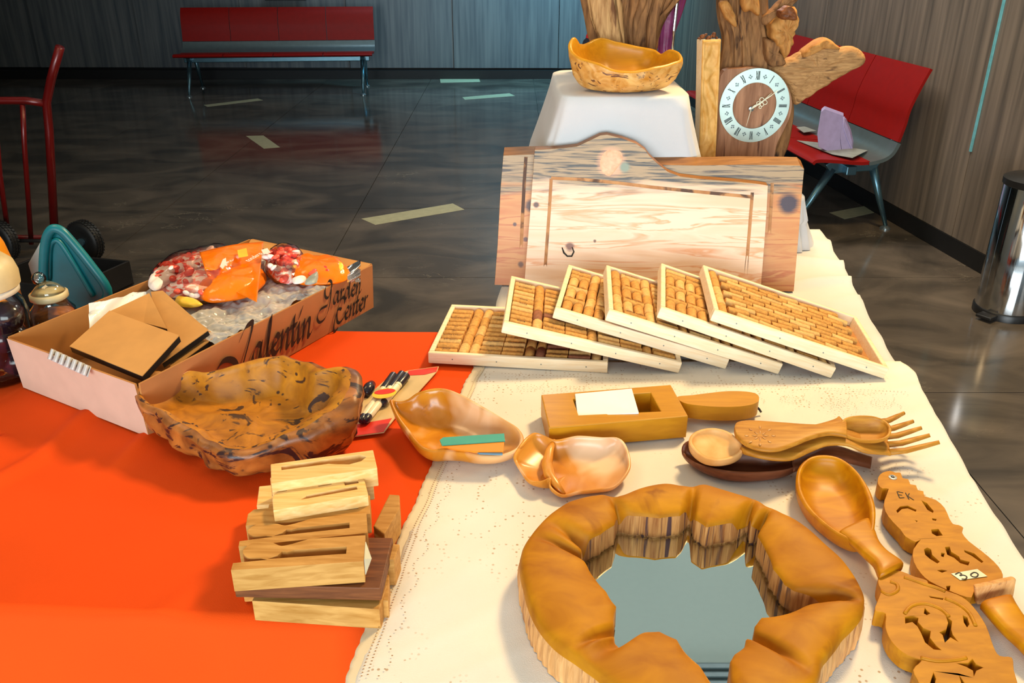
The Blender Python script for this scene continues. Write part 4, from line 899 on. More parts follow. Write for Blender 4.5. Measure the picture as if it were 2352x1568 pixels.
# ================================================================== cutting boards
def board(name, label, outline, o, n, th, mat, groove=None, edge_mat=None, live=.01, gw=.0038):
    n = Vector(n).normalized(); c = PL(*outline[0], o, n)
    pts = [PL(*p, o, n) for p in outline]
    for p in pts:
        if p.z < .7585: p += (p - pts[0]).normalized() * 0 + Vector((0, (.7585 - p.z) * n.z / -n.y if False else 0, .7585 - p.z))
    ctr = sum(pts, Vector()) / len(pts)
    t = thing(name, label, 'cutting board', (ctr.x, ctr.y, min(p.z for p in pts)))
    holes = []
    bgm = G().prism(pts, -n * th, mi=0, mi_side=1); nn = len(pts)
    for k in range(nn):     # the live edge slopes up towards the back
        if pts[k].z > .98: bgm.v[nn + k] += Vector((0, .1, 1)) * live
    mk('board', bgm, [mat, edge_mat or mat], t, bevel=.003)
    for gr in groove or []:
        g = G(); path = [PL(*p, o, n) + n * .0006 for p in gr]
        # juice groove: a shallow channel lined by two raised lips
        for i in range(len(path) - 1):
            a, b_ = path[i], path[i + 1]; d = (b_ - a).normalized(); s_ = d.cross(n).normalized() * gw
            g.add([a - s_, a - s_ * .4 - n * .0004, a + s_ * .4 - n * .0004, a + s_, b_ - s_, b_ - s_ * .4 - n * .0004, b_ + s_ * .4 - n * .0004, b_ + s_], [(0, 1, 5, 4), (1, 2, 6, 5), (2, 3, 7, 6)])
        mk('juice_groove', g, W_groove, t, smooth=True)
    return t, o, n
W_groove = wood('tan_streaked_groove', (176, 118, 72), (206, 150, 98), .6, (9, 9, 9), dark=(96, 70, 56), dk=.56)  # groove in tan with darker streaks
bn = Vector((-.058, -1, .235))
# back board: front face plane
bo_b = Vector((.32, 2.005, .76)); bo_f = Vector((.32, 1.975, .76))
ctrb = Vector((0, 0, 0))
mb_back = boardmat('walnut_edged_board', (206, 124, 62), (216, 150, 84), (84, 70, 62), [(.312, .205, .020, (66, 48, 60)), (-.305, .19, .012, (86, 50, 40)), (-.318, .11, .005, (110, 60, 44)), (-.345, .145, .004, (92, 56, 52)), (-.33, .05, .006, (120, 74, 44)), (-.29, .205, .012, (110, 60, 50))], None, None, .222, (196, 106, 50))
W_livee = wood('live_edge_brown', (116, 70, 26), (150, 98, 46), .45, (5, 30, 30), bst=.4)
board('cutting_board', 'wide brown live-edge cutting board, the rear one of the leaning pair', [(1156, 357), (1230, 354), (1300, 353), (1420, 372), (1500, 378), (1600, 380), (1700, 378), (1800, 379), (1838, 380), (1847, 388), (1843, 430), (1836, 520), (1820, 690), (1600, 705), (1300, 690), (1136, 668), (1143, 560), (1150, 430)], bo_b, bn, .040, mb_back,
      [[(1208, 360), (1204, 420), (1200, 500), (1196, 590)], [(1774, 420), (1768, 520), (1760, 640)]], W_livee, .020, .004)
mb_front = boardmat('pink_pine_board', (240, 196, 156), (248, 212, 180), (66, 64, 62), [(-.180, .104, .009, (130, 78, 52)), (-.262, .20, .006, (100, 66, 52)), (-.12, .118, .003, (120, 80, 50)), (-.085, .300, .026, (236, 176, 138)), (-.053, .290, .010, (140, 150, 130))], None, None, .232, (234, 164, 112))
fo_ = [(1228, 344), (1290, 340), (1325, 336), (1355, 322), (1378, 311), (1395, 309), (1430, 318), (1462, 330), (1483, 345), (1492, 358), (1510, 375), (1535, 395), (1562, 405), (1610, 411), (1680, 416), (1740, 422), (1764, 426), (1762, 470), (1756, 560), (1746, 680), (1600, 684), (1400, 690), (1203, 684), (1208, 600), (1218, 480)]
tf, fo2, fn_ = board('cutting_board', 'pale pink pine cutting board with knotty bump, leaning in front of the brown board', fo_, bo_f, bn, .024, mb_front,
      [[(1266, 410), (1262, 480), (1256, 560), (1250, 646)], [(1266, 409), (1340, 412), (1420, 420)], [(1420, 420), (1500, 430), (1600, 440), (1726, 452)], [(1728, 442), (1722, 520), (1712, 640)]], W_livee, .007)
def onb(px, py, h=.001): return PL(px, py, bo_f, bn.normalized()) + bn.normalized() * h
pts = catmull([(1296, 566), (1304, 560), (1316, 566), (1318, 580), (1308, 590), (1299, 580), (1297, 572)], 5)
mk('knot_hook', G().tube([onb(*p) for p in [(1291, 568), (1295, 580), (1303, 588), (1313, 588), (1318, 578), (1314, 567)]], [.0012, .0022, .002, .0022, .0018, .001], 6), M_ink, tf, smooth=True)
k1 = catmull([(1386, 352), (1402, 344), (1425, 348), (1430, 365), (1418, 385), (1400, 404), (1384, 395), (1378, 375)], 6)
mk('knot', G().rings([[onb(*(1404 + (p[0] - 1404) * f, 374 + (p[1] - 374) * f), h) for p in k1] for f, h in ((1, .0002), (.9, .002), (.6, .003), (.2, .003))], False, True), wood('pink_knot', (238, 178, 142), (250, 204, 168), .5, (30, 30, 30)), tf, smooth=True)

# ================================================================== spoon blocks
def local_block(kind, L=.16, Wd=.05):
    """outline of a wooden block with a spoon silhouette sawn into it; returns outline and holes in (x,y)"""
    if kind == 'plain': return [(0, 0), (L, 0), (L, Wd), (0, Wd)], []
    if kind == 'spoon':
        out = [(0, 0), (L, 0), (L, Wd), (L * .55, Wd)] + catmull([(L * .42, Wd * .84), (L * .34, Wd * .80), (L * .26, Wd * .95), (L * .12, Wd * 1.0), (L * .05, Wd * .72), (L * .10, Wd * .44), (L * .20, Wd * .38)], 4, False) + [(L * .26, Wd * .30), (0, Wd * .26)]
        hole = [(L * .26, Wd * .33), (L * .86, Wd * .33), (L * .86, Wd * .60), (L * .45, Wd * .60), (L * .40, Wd * .54), (L * .36, Wd * .58), (L * .33, Wd * .44)]
        return out, [hole]
    if kind == 'spoonr':
        out = [(0, 0), (L, 0), (L, Wd * .3), (L * .97, Wd * .6)] + catmull([(L * .95, Wd * .86), (L * .82, Wd * .95), (L * .70, Wd * .72), (L * .62, Wd * .62)], 4, False) + [(L * .5, Wd * .66), (L * .5, Wd * .7), (L * .95, Wd * 1.05), (0, Wd)]
        return [(0, 0), (L, 0), (L, Wd), (0, Wd)], [[(L * .1, Wd * .62), (L * .55, Wd * .6), (L * .62, Wd * .52), (L * .74, Wd * .42), (L * .86, Wd * .5), (L * .92, Wd * .68), (L * .86, Wd * .84), (L * .1, Wd * .8)]]
    if kind == 'comb':
        return [(0, 0), (L, 0), (L, Wd), (L * .93, Wd), (L * .93, Wd * .62), (L * .78, Wd * .62), (L * .78, Wd), (L * .64, Wd), (L * .64, Wd * .76), (L * .5, Wd * .76), (L * .5, Wd), (L * .16, Wd), (L * .16, Wd * .8), (L * .04, Wd * .8), (0, Wd * .6)], [[(L * .3, Wd * .3), (L * .9, Wd * .34), (L * .9, Wd * .5), (L * .36, Wd * .42)]]
def block(fl, fr, z, T, mat, kind, label, Wd=.05, tilt=0.0):
    a, b_ = P(fl[0], fl[1], z), P(fr[0], fr[1], z); d = (b_ - a); L = d.length; d.normalize(); n = Vector((-d.y, d.x, 0))
    n = (n + Vector((0, 0, tilt))).normalized(); up = d.cross(n).normalized()
    out, holes = local_block(kind, L, Wd); f = lambda p: a + d * p[0] + n * p[1]
    return tag(mk('spoon_block', G().prism([f(p) for p in out], -up * T, [[f(p) for p in h] for h in holes]), mat, bevel=.0012), label, 'wooden block', 'sawn spoon blocks in the pile')
cx_ = lambda X, Y: (500 + X / 3.136, 1000 + Y / 3.136)
block(cx_(245, 1190), cx_(1165, 1252), .787, .032, W_block, 'plain', 'honey-coloured wooden block at the front foot of the pile', .045)
block(cx_(115, 1075), cx_(1172, 1098), .8105, .020, W_blockd, 'plain', 'dark brown flat block jutting right under the front spoon block', .10)
block(cx_(95, 970), cx_(1050, 905), .8455, .033, W_block, 'spoon', 'front spoon-cut block with a small white sticker on its end', .052)
block(cx_(150, 800), cx_(1078, 700), .8405, .030, W_block, 'spoon', 'honey spoon-cut block second from the front of the pile', .044)
block(cx_(200, 650), cx_(1100, 565), .8385, .032, W_block, 'comb', 'notched honey block in the middle of the pile', .045)
block(cx_(400, 540), cx_(1085, 425), .8565, .034, W_pale, 'comb', 'pale notched block with a bright white end, second from the back', .052)
block(cx_(385, 345), cx_(1150, 235), .8705, .030, W_pale, 'spoonr', 'palest spoon-cut block at the very back top of the pile', .05)
block(cx_(390, 440), cx_(1120, 320), .838, .034, W_pale, 'plain', 'pale block hidden under the topmost back block of the pile', .05)
block(cx_(280, 505), cx_(700, 460), .803, .040, W_pale, 'plain', 'pale stub of a block peeking out left behind the notched block', .05)
for nm, q, z, T, lb in (('b', [(1120, 650), (1200, 712), (1310, 520), (1310, 425), (1235, 420)], .802, .045, 'honey block standing askew at the right rear of the pile'), ('b', [(1190, 895), (1270, 895), (1312, 780), (1200, 770)], .80, .044, 'honey block end at the right middle of the pile'), ('b', [(1150, 1180), (1228, 1190), (1235, 1000), (1175, 985)], .785, .030, 'small honey block tucked at the right front of the pile')):
    tag(mk('spoon_block', G().prism([P(*cx_(*p), z) for p in q], (0, 0, -T)), W_block, bevel=.002), lb, 'wooden block', 'sawn spoon blocks in the pile')
block(cx_(170, 1060), cx_(1120, 1000), .787, .032, W_block, 'plain', 'wooden block under the front of the pile, mostly hidden', .045)
block(cx_(210, 800), cx_(1060, 760), .790, .034, W_block, 'plain', 'lower-layer wooden block under the middle of the pile', .045)
block(cx_(260, 640), cx_(1050, 610), .790, .034, W_block, 'plain', 'lower-layer wooden block under the notched pair', .045)
block(cx_(420, 470), cx_(1060, 430), .800, .045, W_pale, 'plain', 'lower-layer pale block under the back of the pile', .05)
a = P(*cx_(1052, 905), .845); b_ = P(*cx_(1045, 770), .845)
tag(mk('price_sticker', G().prism([P(*cx_(1049, 890), .843) + Vector((.001, 0, 0)), P(*cx_(1052, 765), .843) + Vector((.002, 0, 0)), P(*cx_(1088, 885), .828) + Vector((.003, 0, 0)), P(*cx_(1052, 1000), .82) + Vector((.002, 0, 0))], (.0008, 0, 0)), M_stick), 'white sticker with green edge on the end of the front spoon block', 'sticker')

# ================================================================== mirror frame
outer = [(1194, 1270), (1198, 1252), (1207, 1236), (1232, 1207), (1262, 1176), (1303, 1147), (1349, 1134), (1387, 1131), (1408, 1139), (1433, 1132), (1475, 1116), (1533, 1106), (1571, 1112), (1590, 1115), (1614, 1105), (1648, 1115), (1686, 1127), (1732, 1141), (1762, 1160), (1820, 1183), (1866, 1213), (1902, 1245), (1940, 1279), (1972, 1322), (1988, 1360), (1985, 1398), (1965, 1424), (1938, 1449), (1914, 1484), (1890, 1512), (1886, 1540), (1868, 1575), (1820, 1615), (1760, 1645), (1680, 1660), (1580, 1655), (1500, 1630), (1440, 1595), (1399, 1562), (1364, 1535), (1322, 1505), (1276, 1474), (1238, 1430), (1215, 1385), (1203, 1340), (1194, 1300)]
inner = [(1341, 1234), (1350, 1226), (1380, 1212), (1412, 1190), (1424, 1163), (1456, 1168), (1514, 1174), (1563, 1169), (1590, 1148), (1599, 1178), (1625, 1195), (1659, 1188), (1695, 1182), (1722, 1160), (1728, 1190), (1756, 1180), (1742, 1215), (1762, 1250), (1778, 1290), (1805, 1326), (1826, 1340), (1925, 1372), (1850, 1380), (1812, 1396), (1748, 1405), (1736, 1421), (1732, 1447), (1716, 1448), (1712, 1470), (1687, 1489), (1678, 1505), (1679, 1540), (1684, 1575), (1672, 1600), (1650, 1578), (1628, 1547), (1609, 1516), (1576, 1486), (1556, 1455), (1517, 1438), (1475, 1438), (1440, 1446), (1414, 1449), (1412, 1424), (1417, 1376), (1394, 1342), (1372, 1318), (1350, 1284), (1336, 1258)]
ZT = .812; ZM = .764
Cc = P(1570, 1330, ZT)
def polar(pts, n):
    w = [P(*p, ZT) for p in pts]; a = sorted([(math.atan2(p.y - Cc.y, p.x - Cc.x), (Vector((p.x, p.y, 0)) - Vector((Cc.x, Cc.y, 0))).length) for p in w]); out = []
    for i in range(n):
        t = -math.pi + 2 * math.pi * i / n; prev = (a[-1][0] - 2 * math.pi, a[-1][1]); nx = None
        for q in a:
            if q[0] >= t: nx = q; break
            prev = q
        if nx is None: nx = (a[0][0] + 2 * math.pi, a[0][1])
        f = (t - prev[0]) / max(nx[0] - prev[0], 1e-6); out.append(prev[1] + (nx[1] - prev[1]) * f)
    return out
NM = 420
ro, ri = polar(outer, NM), polar(inner, NM)
ro = [sum(ro[(i + k) % NM] for k in (-2, -1, 0, 1, 2)) / 5 for i in range(NM)]
creases = [(math.atan2(P(*p, ZT).y - Cc.y, P(*p, ZT).x - Cc.x), w, s_) for p, w, s_ in (((1341, 1234), .10, 1), ((1330, 1262), .06, .8), ((1424, 1163), .06, .8), ((1590, 1148), .05, 1), ((1722, 1160), .05, 1), ((1757, 1180), .05, .7), ((1925, 1372), .07, 1), ((1732, 1447), .08, 1), ((1440, 1446), .12, 1), ((1414, 1430), .06, .9))]
def ringpt(i, f, dz, z=None, dr=0):
    t = -math.pi + 2 * math.pi * i / NM; r = ri[i] + (ro[i] - ri[i]) * f + dr
    cr_ = 0
    for a, w, s_ in creases:
        d = abs((t - a + math.pi) % (2 * math.pi) - math.pi); cr_ = max(cr_, s_ * math.exp(-(d / w * 1.7) ** 2) * (1 - f) ** 1.2)
    zz = (z if z is not None else ZT + dz - .024 * cr_)
    v = Vector((Cc.x + math.cos(t) * r, Cc.y + math.sin(t) * r, zz))
    return v
rs = []
for f, dz in ((1.0, -.014), (.985, -.006), (.95, -.001), (.88, .002), (.75, .004), (.6, .005), (.45, .004), (.3, .001), (.18, -.002), (.08, -.005), (.02, -.008), (0, -.012)):
    rs.append([ringpt(i, f, dz) + Vector((0, 0, .0035 * nz((ringpt(i, f, 0).x, ringpt(i, f, 0).y, 0), 14, 3) * (1 if 0 < f < 1 else .3))) for i in range(NM)])
mf = thing('mirror_frame', 'ring-shaped golden burl wood frame around a mirror, front of the lace cloth', 'mirror', (Cc.x, Cc.y, .757))
mk('frame_top', G().rings(rs, False, False), W_ring, mf, smooth=True, recalc=True)
rgh = [.0026 * nz((math.cos(i / NM * 6.283) * 3, math.sin(i / NM * 6.283) * 3, 0), 11, 8) for i in range(NM)]
mk('inner_edge', G().rings([rs[-1]] + [[ringpt(i, 0, 0, ZT - .012 - h, dr=rgh[i] * (h / .03)) if ZT - .012 - h < rs[-1][i].z else rs[-1][i] for i in range(NM)] for h in (.01, .018, .026, ZT - .0152 - ZM)] + [[ringpt(i, 0, 0, ZM + z_, dr=rgh[i] + .004) for i in range(NM)] for z_ in (.0026, .0001)], False, False), W_bark, mf, smooth=True)
mk('outer_edge', G().rings([rs[0]] + [[ringpt(i, 1, 0, z, dr=rgh[i] * 1.5 + d) for i in range(NM)] for z, d in ((.79, .001), (.775, .002), (.7585, .001))], False, False), W_edge, mf, smooth=True)
mk('mirror_glass', G().prism([ringpt(i, 0, 0, ZM, dr=.02) for i in range(0, NM, 2)], (0, 0, -.003)), M_mirror, mf)

# ================================================================== utensils
cu = lambda X, Y: (1520 + X / 3.36, 900 + Y / 3.36)
# dark brown scoop
srim = [(1566, 1040, .775), (1568, 1022, .787), (1582, 1012, .792), (1610, 1012, .795), (1660, 1014, .797), (1720, 1018, .796), (1780, 1030, .794), (1826, 1038, .79), (1842, 1052, .786), (1838, 1068, .783), (1810, 1080, .782), (1765, 1086, .782), (1710, 1088, .782), (1655, 1082, .782), (1605, 1068, .78), (1578, 1054, .777)]
sc_ = bowl('scoop', 'dark brown wooden scoop lying under the lighter utensils', 'scoop', srim, .758, .006, W_brown, W_brown, .55, 2.0, 0, 3, 90, .765, .3, 12, inbulge=.8)
def flatlimb(g, rows, z_of, thick):
    """rows: (x_px,y_px_back, x_px,y_px_front, z) sections along a limb, rounded cross-section"""
    rs = []
    for bx, by, fx, fy, z, th in rows:
        a, b_ = P(bx, by, z), P(fx, fy, z); c = (a + b_) / 2; h = (b_ - a) / 2; ring = []
        for k in range(16):
            t = 2 * math.pi * k / 16; cc, ss = math.cos(t), math.sin(t)
            ring.append(c + h * math.copysign(abs(cc) ** .6, cc) + Vector((0, 0, math.copysign(abs(ss) ** .6, ss) * th / 2)))
        rs.append(ring)
    g.rings(rs)
    return g
def smooth_rows(rows, n=5): return catmull([tuple(map(float, r)) for r in rows], n, False)
g = flatlimb(G(), smooth_rows([(1815, 1040, 1822, 1082, .781, .012), (1850, 1030, 1862, 1070, .784, .012), (1890, 1024, 1905, 1052, .788, .012), (1930, 1028, 1938, 1058, .784, .012), (1970, 1042, 1972, 1066, .775, .012), (2003, 1052, 2000, 1073, .768, .011)]), None, 0)
mk('handle', g, W_brown, sc_, smooth=True)
# disc-ended spoon
sp1 = thing('wooden_spoon', 'pale spoon with a round hollowed end, leftmost on the brown scoop', 'spoon', (.33, 1.24, .78))
drim = [(*cu(208, 380), .806), (*cu(240, 320), .81), (*cu(320, 285), .812), (*cu(420, 280), .812), (*cu(520, 310), .812), (*cu(590, 370), .81), (*cu(634, 430), .806), (*cu(600, 480), .802), (*cu(530, 515), .80), (*cu(430, 530), .799), (*cu(330, 510), .80), (*cu(250, 450), .803)]
bowl('x', '', '', drim,   .785, .006, W_disc, W_disc, .80, 2.4, 0, 3, 60, .799, .2, 12, inbulge=.3, parent=sp1)
mk('handle', flatlimb(G(), smooth_rows([(1694, 1004, 1700, 1030, .800, .010), (1760, 998, 1768, 1016, .801, .010), (1860, 980, 1866, 994, .803, .009), (1912, 966, 1914, 984, .804, .009), (1925, 958, 1940, 975, .804, .009)]), None, 0), W_util, sp1, smooth=True)
# carved spoon on top
sp2 = thing('wooden_spoon', 'wooden spoon with flower carved on its broad handle end, topmost utensil', 'spoon', (.5, 1.27, .8))
rows = [(1686, 985, 1690, 1002, .824, .010), (1692, 972, 1712, 1022, .824, .010), (1715, 967, 1745, 1034, .824, .010), (1750, 968, 1785, 1036, .824, .010), (1800, 972, 1828, 1022, .824, .010), (1850, 976, 1860, 1008, .825, .010), (1895, 977, 1900, 998, .826, .010), (1925, 972, 1930, 1000, .825, .010), (1943, 964, 1945, 1004, .823, .009)]
mk('handle', flatlimb(G(), smooth_rows(rows), None, 0), W_util, sp2, smooth=True)
brim = [(1934, 966, .828), (1950, 957, .831), (1980, 954, .832), (2010, 957, .831), (2035, 967, .828), (2047, 982, .825), (2044, 1000, .821), (2025, 1010, .818), (1995, 1012, .817), (1965, 1008, .818), (1940, 998, .821), (1930, 982, .824)]
bowl('x', '', '', brim, .806, .005, W_util, W_util, .5, 1.8, 0, 3, 70, .809, .25, 12, inbulge=.8, parent=sp2)
g = G(); cc0 = (1746, 1000)
for k in range(8):
    a = k * math.pi / 4
    for r0, r1, w in ((4, 13, 2.0), (17, 24, 3.2)):
        x0, y0, x1, y1 = cc0[0] + r0 * math.cos(a) * 1.5, cc0[1] + r0 * math.sin(a) * .95, cc0[0] + r1 * math.cos(a) * 1.5, cc0[1] + r1 * math.sin(a) * .95
        g.tube([P(x0, y0, .8292), P((x0 + x1) / 2, (y0 + y1) / 2, .8296), P(x1, y1, .8292)], [.0005, w * .0007, .0004], 6, flat=.4)
mk('carved_flower', g, W_edge, sp2, smooth=True)
# fork with five tines
fk = thing('wooden_fork', 'large wooden salad fork with five curved tines pointing right', 'fork', (.6, 1.26, .8))
rows = [(1700, 1030, 1712, 1040, .806, .010), (1722, 1022, 1745, 1050, .806, .010), (1770, 1024, 1785, 1056, .805, .010), (1815, 1026, 1822, 1054, .805, .010), (1850, 1008, 1862, 1036, .808, .011), (1885, 992, 1900, 1022, .812, .011), (1930, 982, 1945, 1022, .812, .010), (1965, 972, 1985, 1038, .804, .010), (1990, 966, 2012, 1042, .80, .010), (2010, 962, 2035, 1044, .797, .009), (2024, 962, 2046, 1046, .795, .008)]
mk('handle', flatlimb(G(), smooth_rows(rows), None, 0), W_util, fk, smooth=True)
tips = [(2077, 948), (2098, 967), (2117, 982), (2136, 999), (2158, 1015)]
for k, (tx, ty) in enumerate(tips):
    sx, sy = 2022 + 5 * k, 968 + 17.5 * k
    mk('tine', G().tube([P(sx, sy, .796), P(sx + (tx - sx) * .33, sy + (ty - sy) * .33 + 4, .793), P(sx + (tx - sx) * .7, sy + (ty - sy) * .7 + 2, .798), P(tx, ty, .808)], [.0062, .0058, .005, .004], 10, flat=.75), W_util, fk, smooth=True)
# large spoon
c7 = lambda X, Y: (1800 + X / 2.86, 1020 + Y / 2.86)
ls_ = thing('wooden_spoon', 'big golden spoon with oval bowl and pierced carved handle, right of the mirror', 'spoon', (.56, 1.05, .757))
lr = [(*c7(80, 230), .793), (*c7(105, 145), .796), (*c7(175, 88), .798), (*c7(275, 76), .80), (*c7(375, 100), .80), (*c7(475, 175), .80), (*c7(555, 285), .799), (*c7(598, 400), .798), (*c7(602, 500), .796), (*c7(585, 590), .794), (*c7(520, 650), .793), (*c7(420, 632), .791), (*c7(290, 555), .79), (*c7(160, 440), .79), (*c7(95, 330), .791)]
bowl('x', '', '', lr, .760, .009, W_gold, W_gold, .6, 2.2, 0, 3, 110, .769, .35, 12, (0, -.004), inbulge=.8, parent=ls_)
rows = [(*c7(560, 500), *c7(360, 590), .789, .016), (*c7(600, 580), *c7(450, 660), .790, .016), (*c7(625, 650), *c7(530, 735), .790, .017), (*c7(680, 715), *c7(590, 790), .789, .018), (*c7(760, 770), *c7(615, 850), .788, .019), (*c7(785, 800), *c7(630, 880), .786, .02)]
mk('neck', flatlimb(G(), smooth_rows(rows), None, 0), W_gold, ls_, smooth=True)
ZH = .786
out = [(640, 815), (700, 822), (780, 835), (860, 868), (940, 892), (960, 925), (1060, 958), (1170, 1000), (1250, 1070), (1330, 1190), (1380, 1330), (1420, 1388), (1500, 1400), (1512, 1480), (1540, 1580), (1560, 1700), (1240, 1740), (960, 1720), (900, 1640), (890, 1570), (850, 1480), (905, 1420), (860, 1400), (780, 1365), (705, 1290), (668, 1200), (668, 1110), (600, 1090), (620, 1020), (640, 960), (620, 905)]
hol = [[(798, 1135), (850, 1125), (885, 1140), (880, 1165), (915, 1205), (965, 1225), (960, 1270), (1000, 1320), (1035, 1350), (985, 1345), (930, 1300), (905, 1240), (880, 1195), (845, 1165), (800, 1175)], [(928, 1075), (945, 1095), (962, 1110), (940, 1120), (922, 1110)], [(1068, 1130), (1105, 1160), (1100, 1215), (1110, 1250), (1145, 1295), (1095, 1265), (1060, 1300), (1045, 1250), (1025, 1235), (1070, 1215), (1082, 1170)], [(1178, 1122), (1205, 1135), (1220, 1180), (1205, 1200), (1185, 1170)], [(1140, 1438), (1215, 1435), (1240, 1410), (1260, 1440), (1310, 1465), (1265, 1485), (1250, 1520), (1245, 1485), (1200, 1460)], [(985, 1500), (1000, 1540), (985, 1600), (955, 1620), (965, 1560)], [(1155, 1520), (1190, 1570), (1215, 1600), (1175, 1590)], [(955, 995), (1050, 1010), (1045, 1020), (965, 1006)]]
mk('carved_handle', G().prism([P(*c7(*p), ZH) for p in catmull(out, 3)], (0, 0, -.024), [[P(*c7(*p), ZH) for p in h] for h in hol]), W_carve, ls_, bevel=.0025)
for path in ([(640, 960), (690, 985), (745, 960), (745, 920), (700, 900)], [(790, 870), (850, 890), (920, 915), (1000, 940), (1060, 965)], [(795, 1110), (840, 1060), (930, 1045), (1030, 1080), (1085, 1130)], [(1060, 1010), (1150, 1050), (1220, 1110), (1260, 1190)], [(900, 1400), (1000, 1420), (1120, 1415), (1200, 1400)]):
    mk('carved_ridge', G().tube([P(*c7(*p), ZH + .0004) for p in catmull(path, 4, False)], .0024, 8, flat=.8), W_carve, ls_, smooth=True)
# pierced carving with eye
hb2 = thing('carved_spoon', 'pierced wooden spoon handle with bird-head tip, metal eye and price sticker 30', 'spoon', (.64, 1.0, .757))
ZS = .782
out = [(620, 262), (622, 215), (650, 185), (700, 174), (735, 186), (768, 186), (782, 222), (818, 228), (832, 262), (868, 268), (882, 300), (918, 308), (926, 340), (1000, 365), (1058, 418), (1088, 485), (1112, 522), (1150, 530), (1180, 548), (1172, 580), (1215, 635), (1300, 700), (1380, 768), (1430, 830), (1440, 880), (1415, 935), (1320, 955), (1250, 965), (1235, 1005), (1160, 990), (1060, 948), (960, 900), (900, 845), (855, 770), (852, 690), (900, 625), (868, 640), (800, 605), (768, 560), (718, 510), (668, 440), (662, 370), (690, 292), (650, 290)]
hol = [[(740, 435), (765, 408), (815, 402), (872, 430), (868, 442), (815, 420), (775, 425), (748, 450)], [(905, 368), (940, 385), (985, 438), (980, 450), (945, 430)], [(975, 484), (1005, 490), (1000, 502), (978, 497)], [(862, 497), (880, 502), (874, 510)], [(970, 560), (1015, 555), (1045, 598), (1005, 602), (975, 585)], [(922, 690), (945, 678), (968, 690), (975, 725), (1025, 770), (1010, 782), (965, 755), (930, 725)], [(1060, 675), (1090, 672), (1100, 705), (1150, 735), (1160, 755), (1222, 772), (1212, 795), (1160, 780), (1120, 745), (1075, 725)], [(1185, 694), (1250, 715), (1312, 770), (1300, 778), (1240, 735), (1190, 708)], [(1035, 710), (1058, 715), (1050, 740), (1035, 735)], [(1008, 828), (1040, 822), (1076, 830), (1040, 842)], [(1068, 930), (1095, 928), (1090, 960), (1072, 955)]]
mk('carved_handle', G().prism([P(*c7(*p), ZS) for p in catmull(out, 2)], (0, 0, -.022), [[P(*c7(*p), ZS) for p in h] for h in hol]), W_carve, hb2, bevel=.002)
ec = P(*c7(716, 218), ZS); ey = mk('eye', G().lathe([(.0062, 0), (.0062, .0012), (.0045, .0018), (.0036, .0008)], ec, 20), M_eye, hb2, smooth=True, auto=40)
mk('pupil', G().ell(ec + Vector((0, 0, .001)), (.003, .003, .0014), 10, 6), M_pcap, ey, smooth=True)
g = G()
for path in ([(745, 310), (752, 330), (762, 352)], [(745, 310), (785, 318)], [(750, 330), (778, 334)], [(762, 352), (792, 350)], [(800, 318), (812, 340), (824, 362)], [(826, 322), (815, 340), (855, 366)]):
    g.tube([P(*c7(*p), ZS + .0004) for p in path], .0007, 5, flat=.5)
mk('pen_mark', g, M_ink, hb2)
sq = [P(*c7(*p), ZS + .0006) for p in ((1100, 850), (1272, 820), (1338, 868), (1160, 892))]
stk = mk('price_sticker', G().prism(sq, (0, 0, .0004)), M_stick, hb2)
g = G(); sz_ = ZS + .0014
for path in ([(1128, 853), (1150, 842), (1168, 850), (1158, 862), (1178, 858), (1202, 868), (1196, 884), (1170, 884)], [(1232, 850), (1252, 840), (1276, 850), (1270, 868), (1246, 870), (1230, 860), (1232, 850)]):
    g.tube([P(*c7(*p), sz_) for p in catmull(path, 4, False)], .0009, 6, flat=.5)
mk('price_writing', g, M_ink, stk)
# crossbar and lower spoon
mk('collar', G().quadbox([P(*c7(*p), z) for p, z in (((1262, 945), .802), ((1535, 884), .802), ((1500, 860), .800), ((1240, 915), .800))], [P(*c7(*p), z) for p, z in (((1270, 1060), .762), ((1510, 1010), .762), ((1500, 985), .762), ((1250, 1030), .762))]), W_edge, hb2, bevel=.003)
rows = [(*c7(1500, 1010), *c7(1290, 1060), .782, .018), (*c7(1530, 1070), *c7(1350, 1130), .784, .018), (*c7(1600, 1170), *c7(1440, 1230), .782, .018), (*c7(1700, 1260), *c7(1560, 1340), .778, .02), (*c7(1850, 1340), *c7(1660, 1460), .775, .02), (*c7(2000, 1480), *c7(1800, 1600), .774, .016)]
mk('neck', flatlimb(G(), smooth_rows(rows), None, 0), W_gold, hb2, smooth=True)

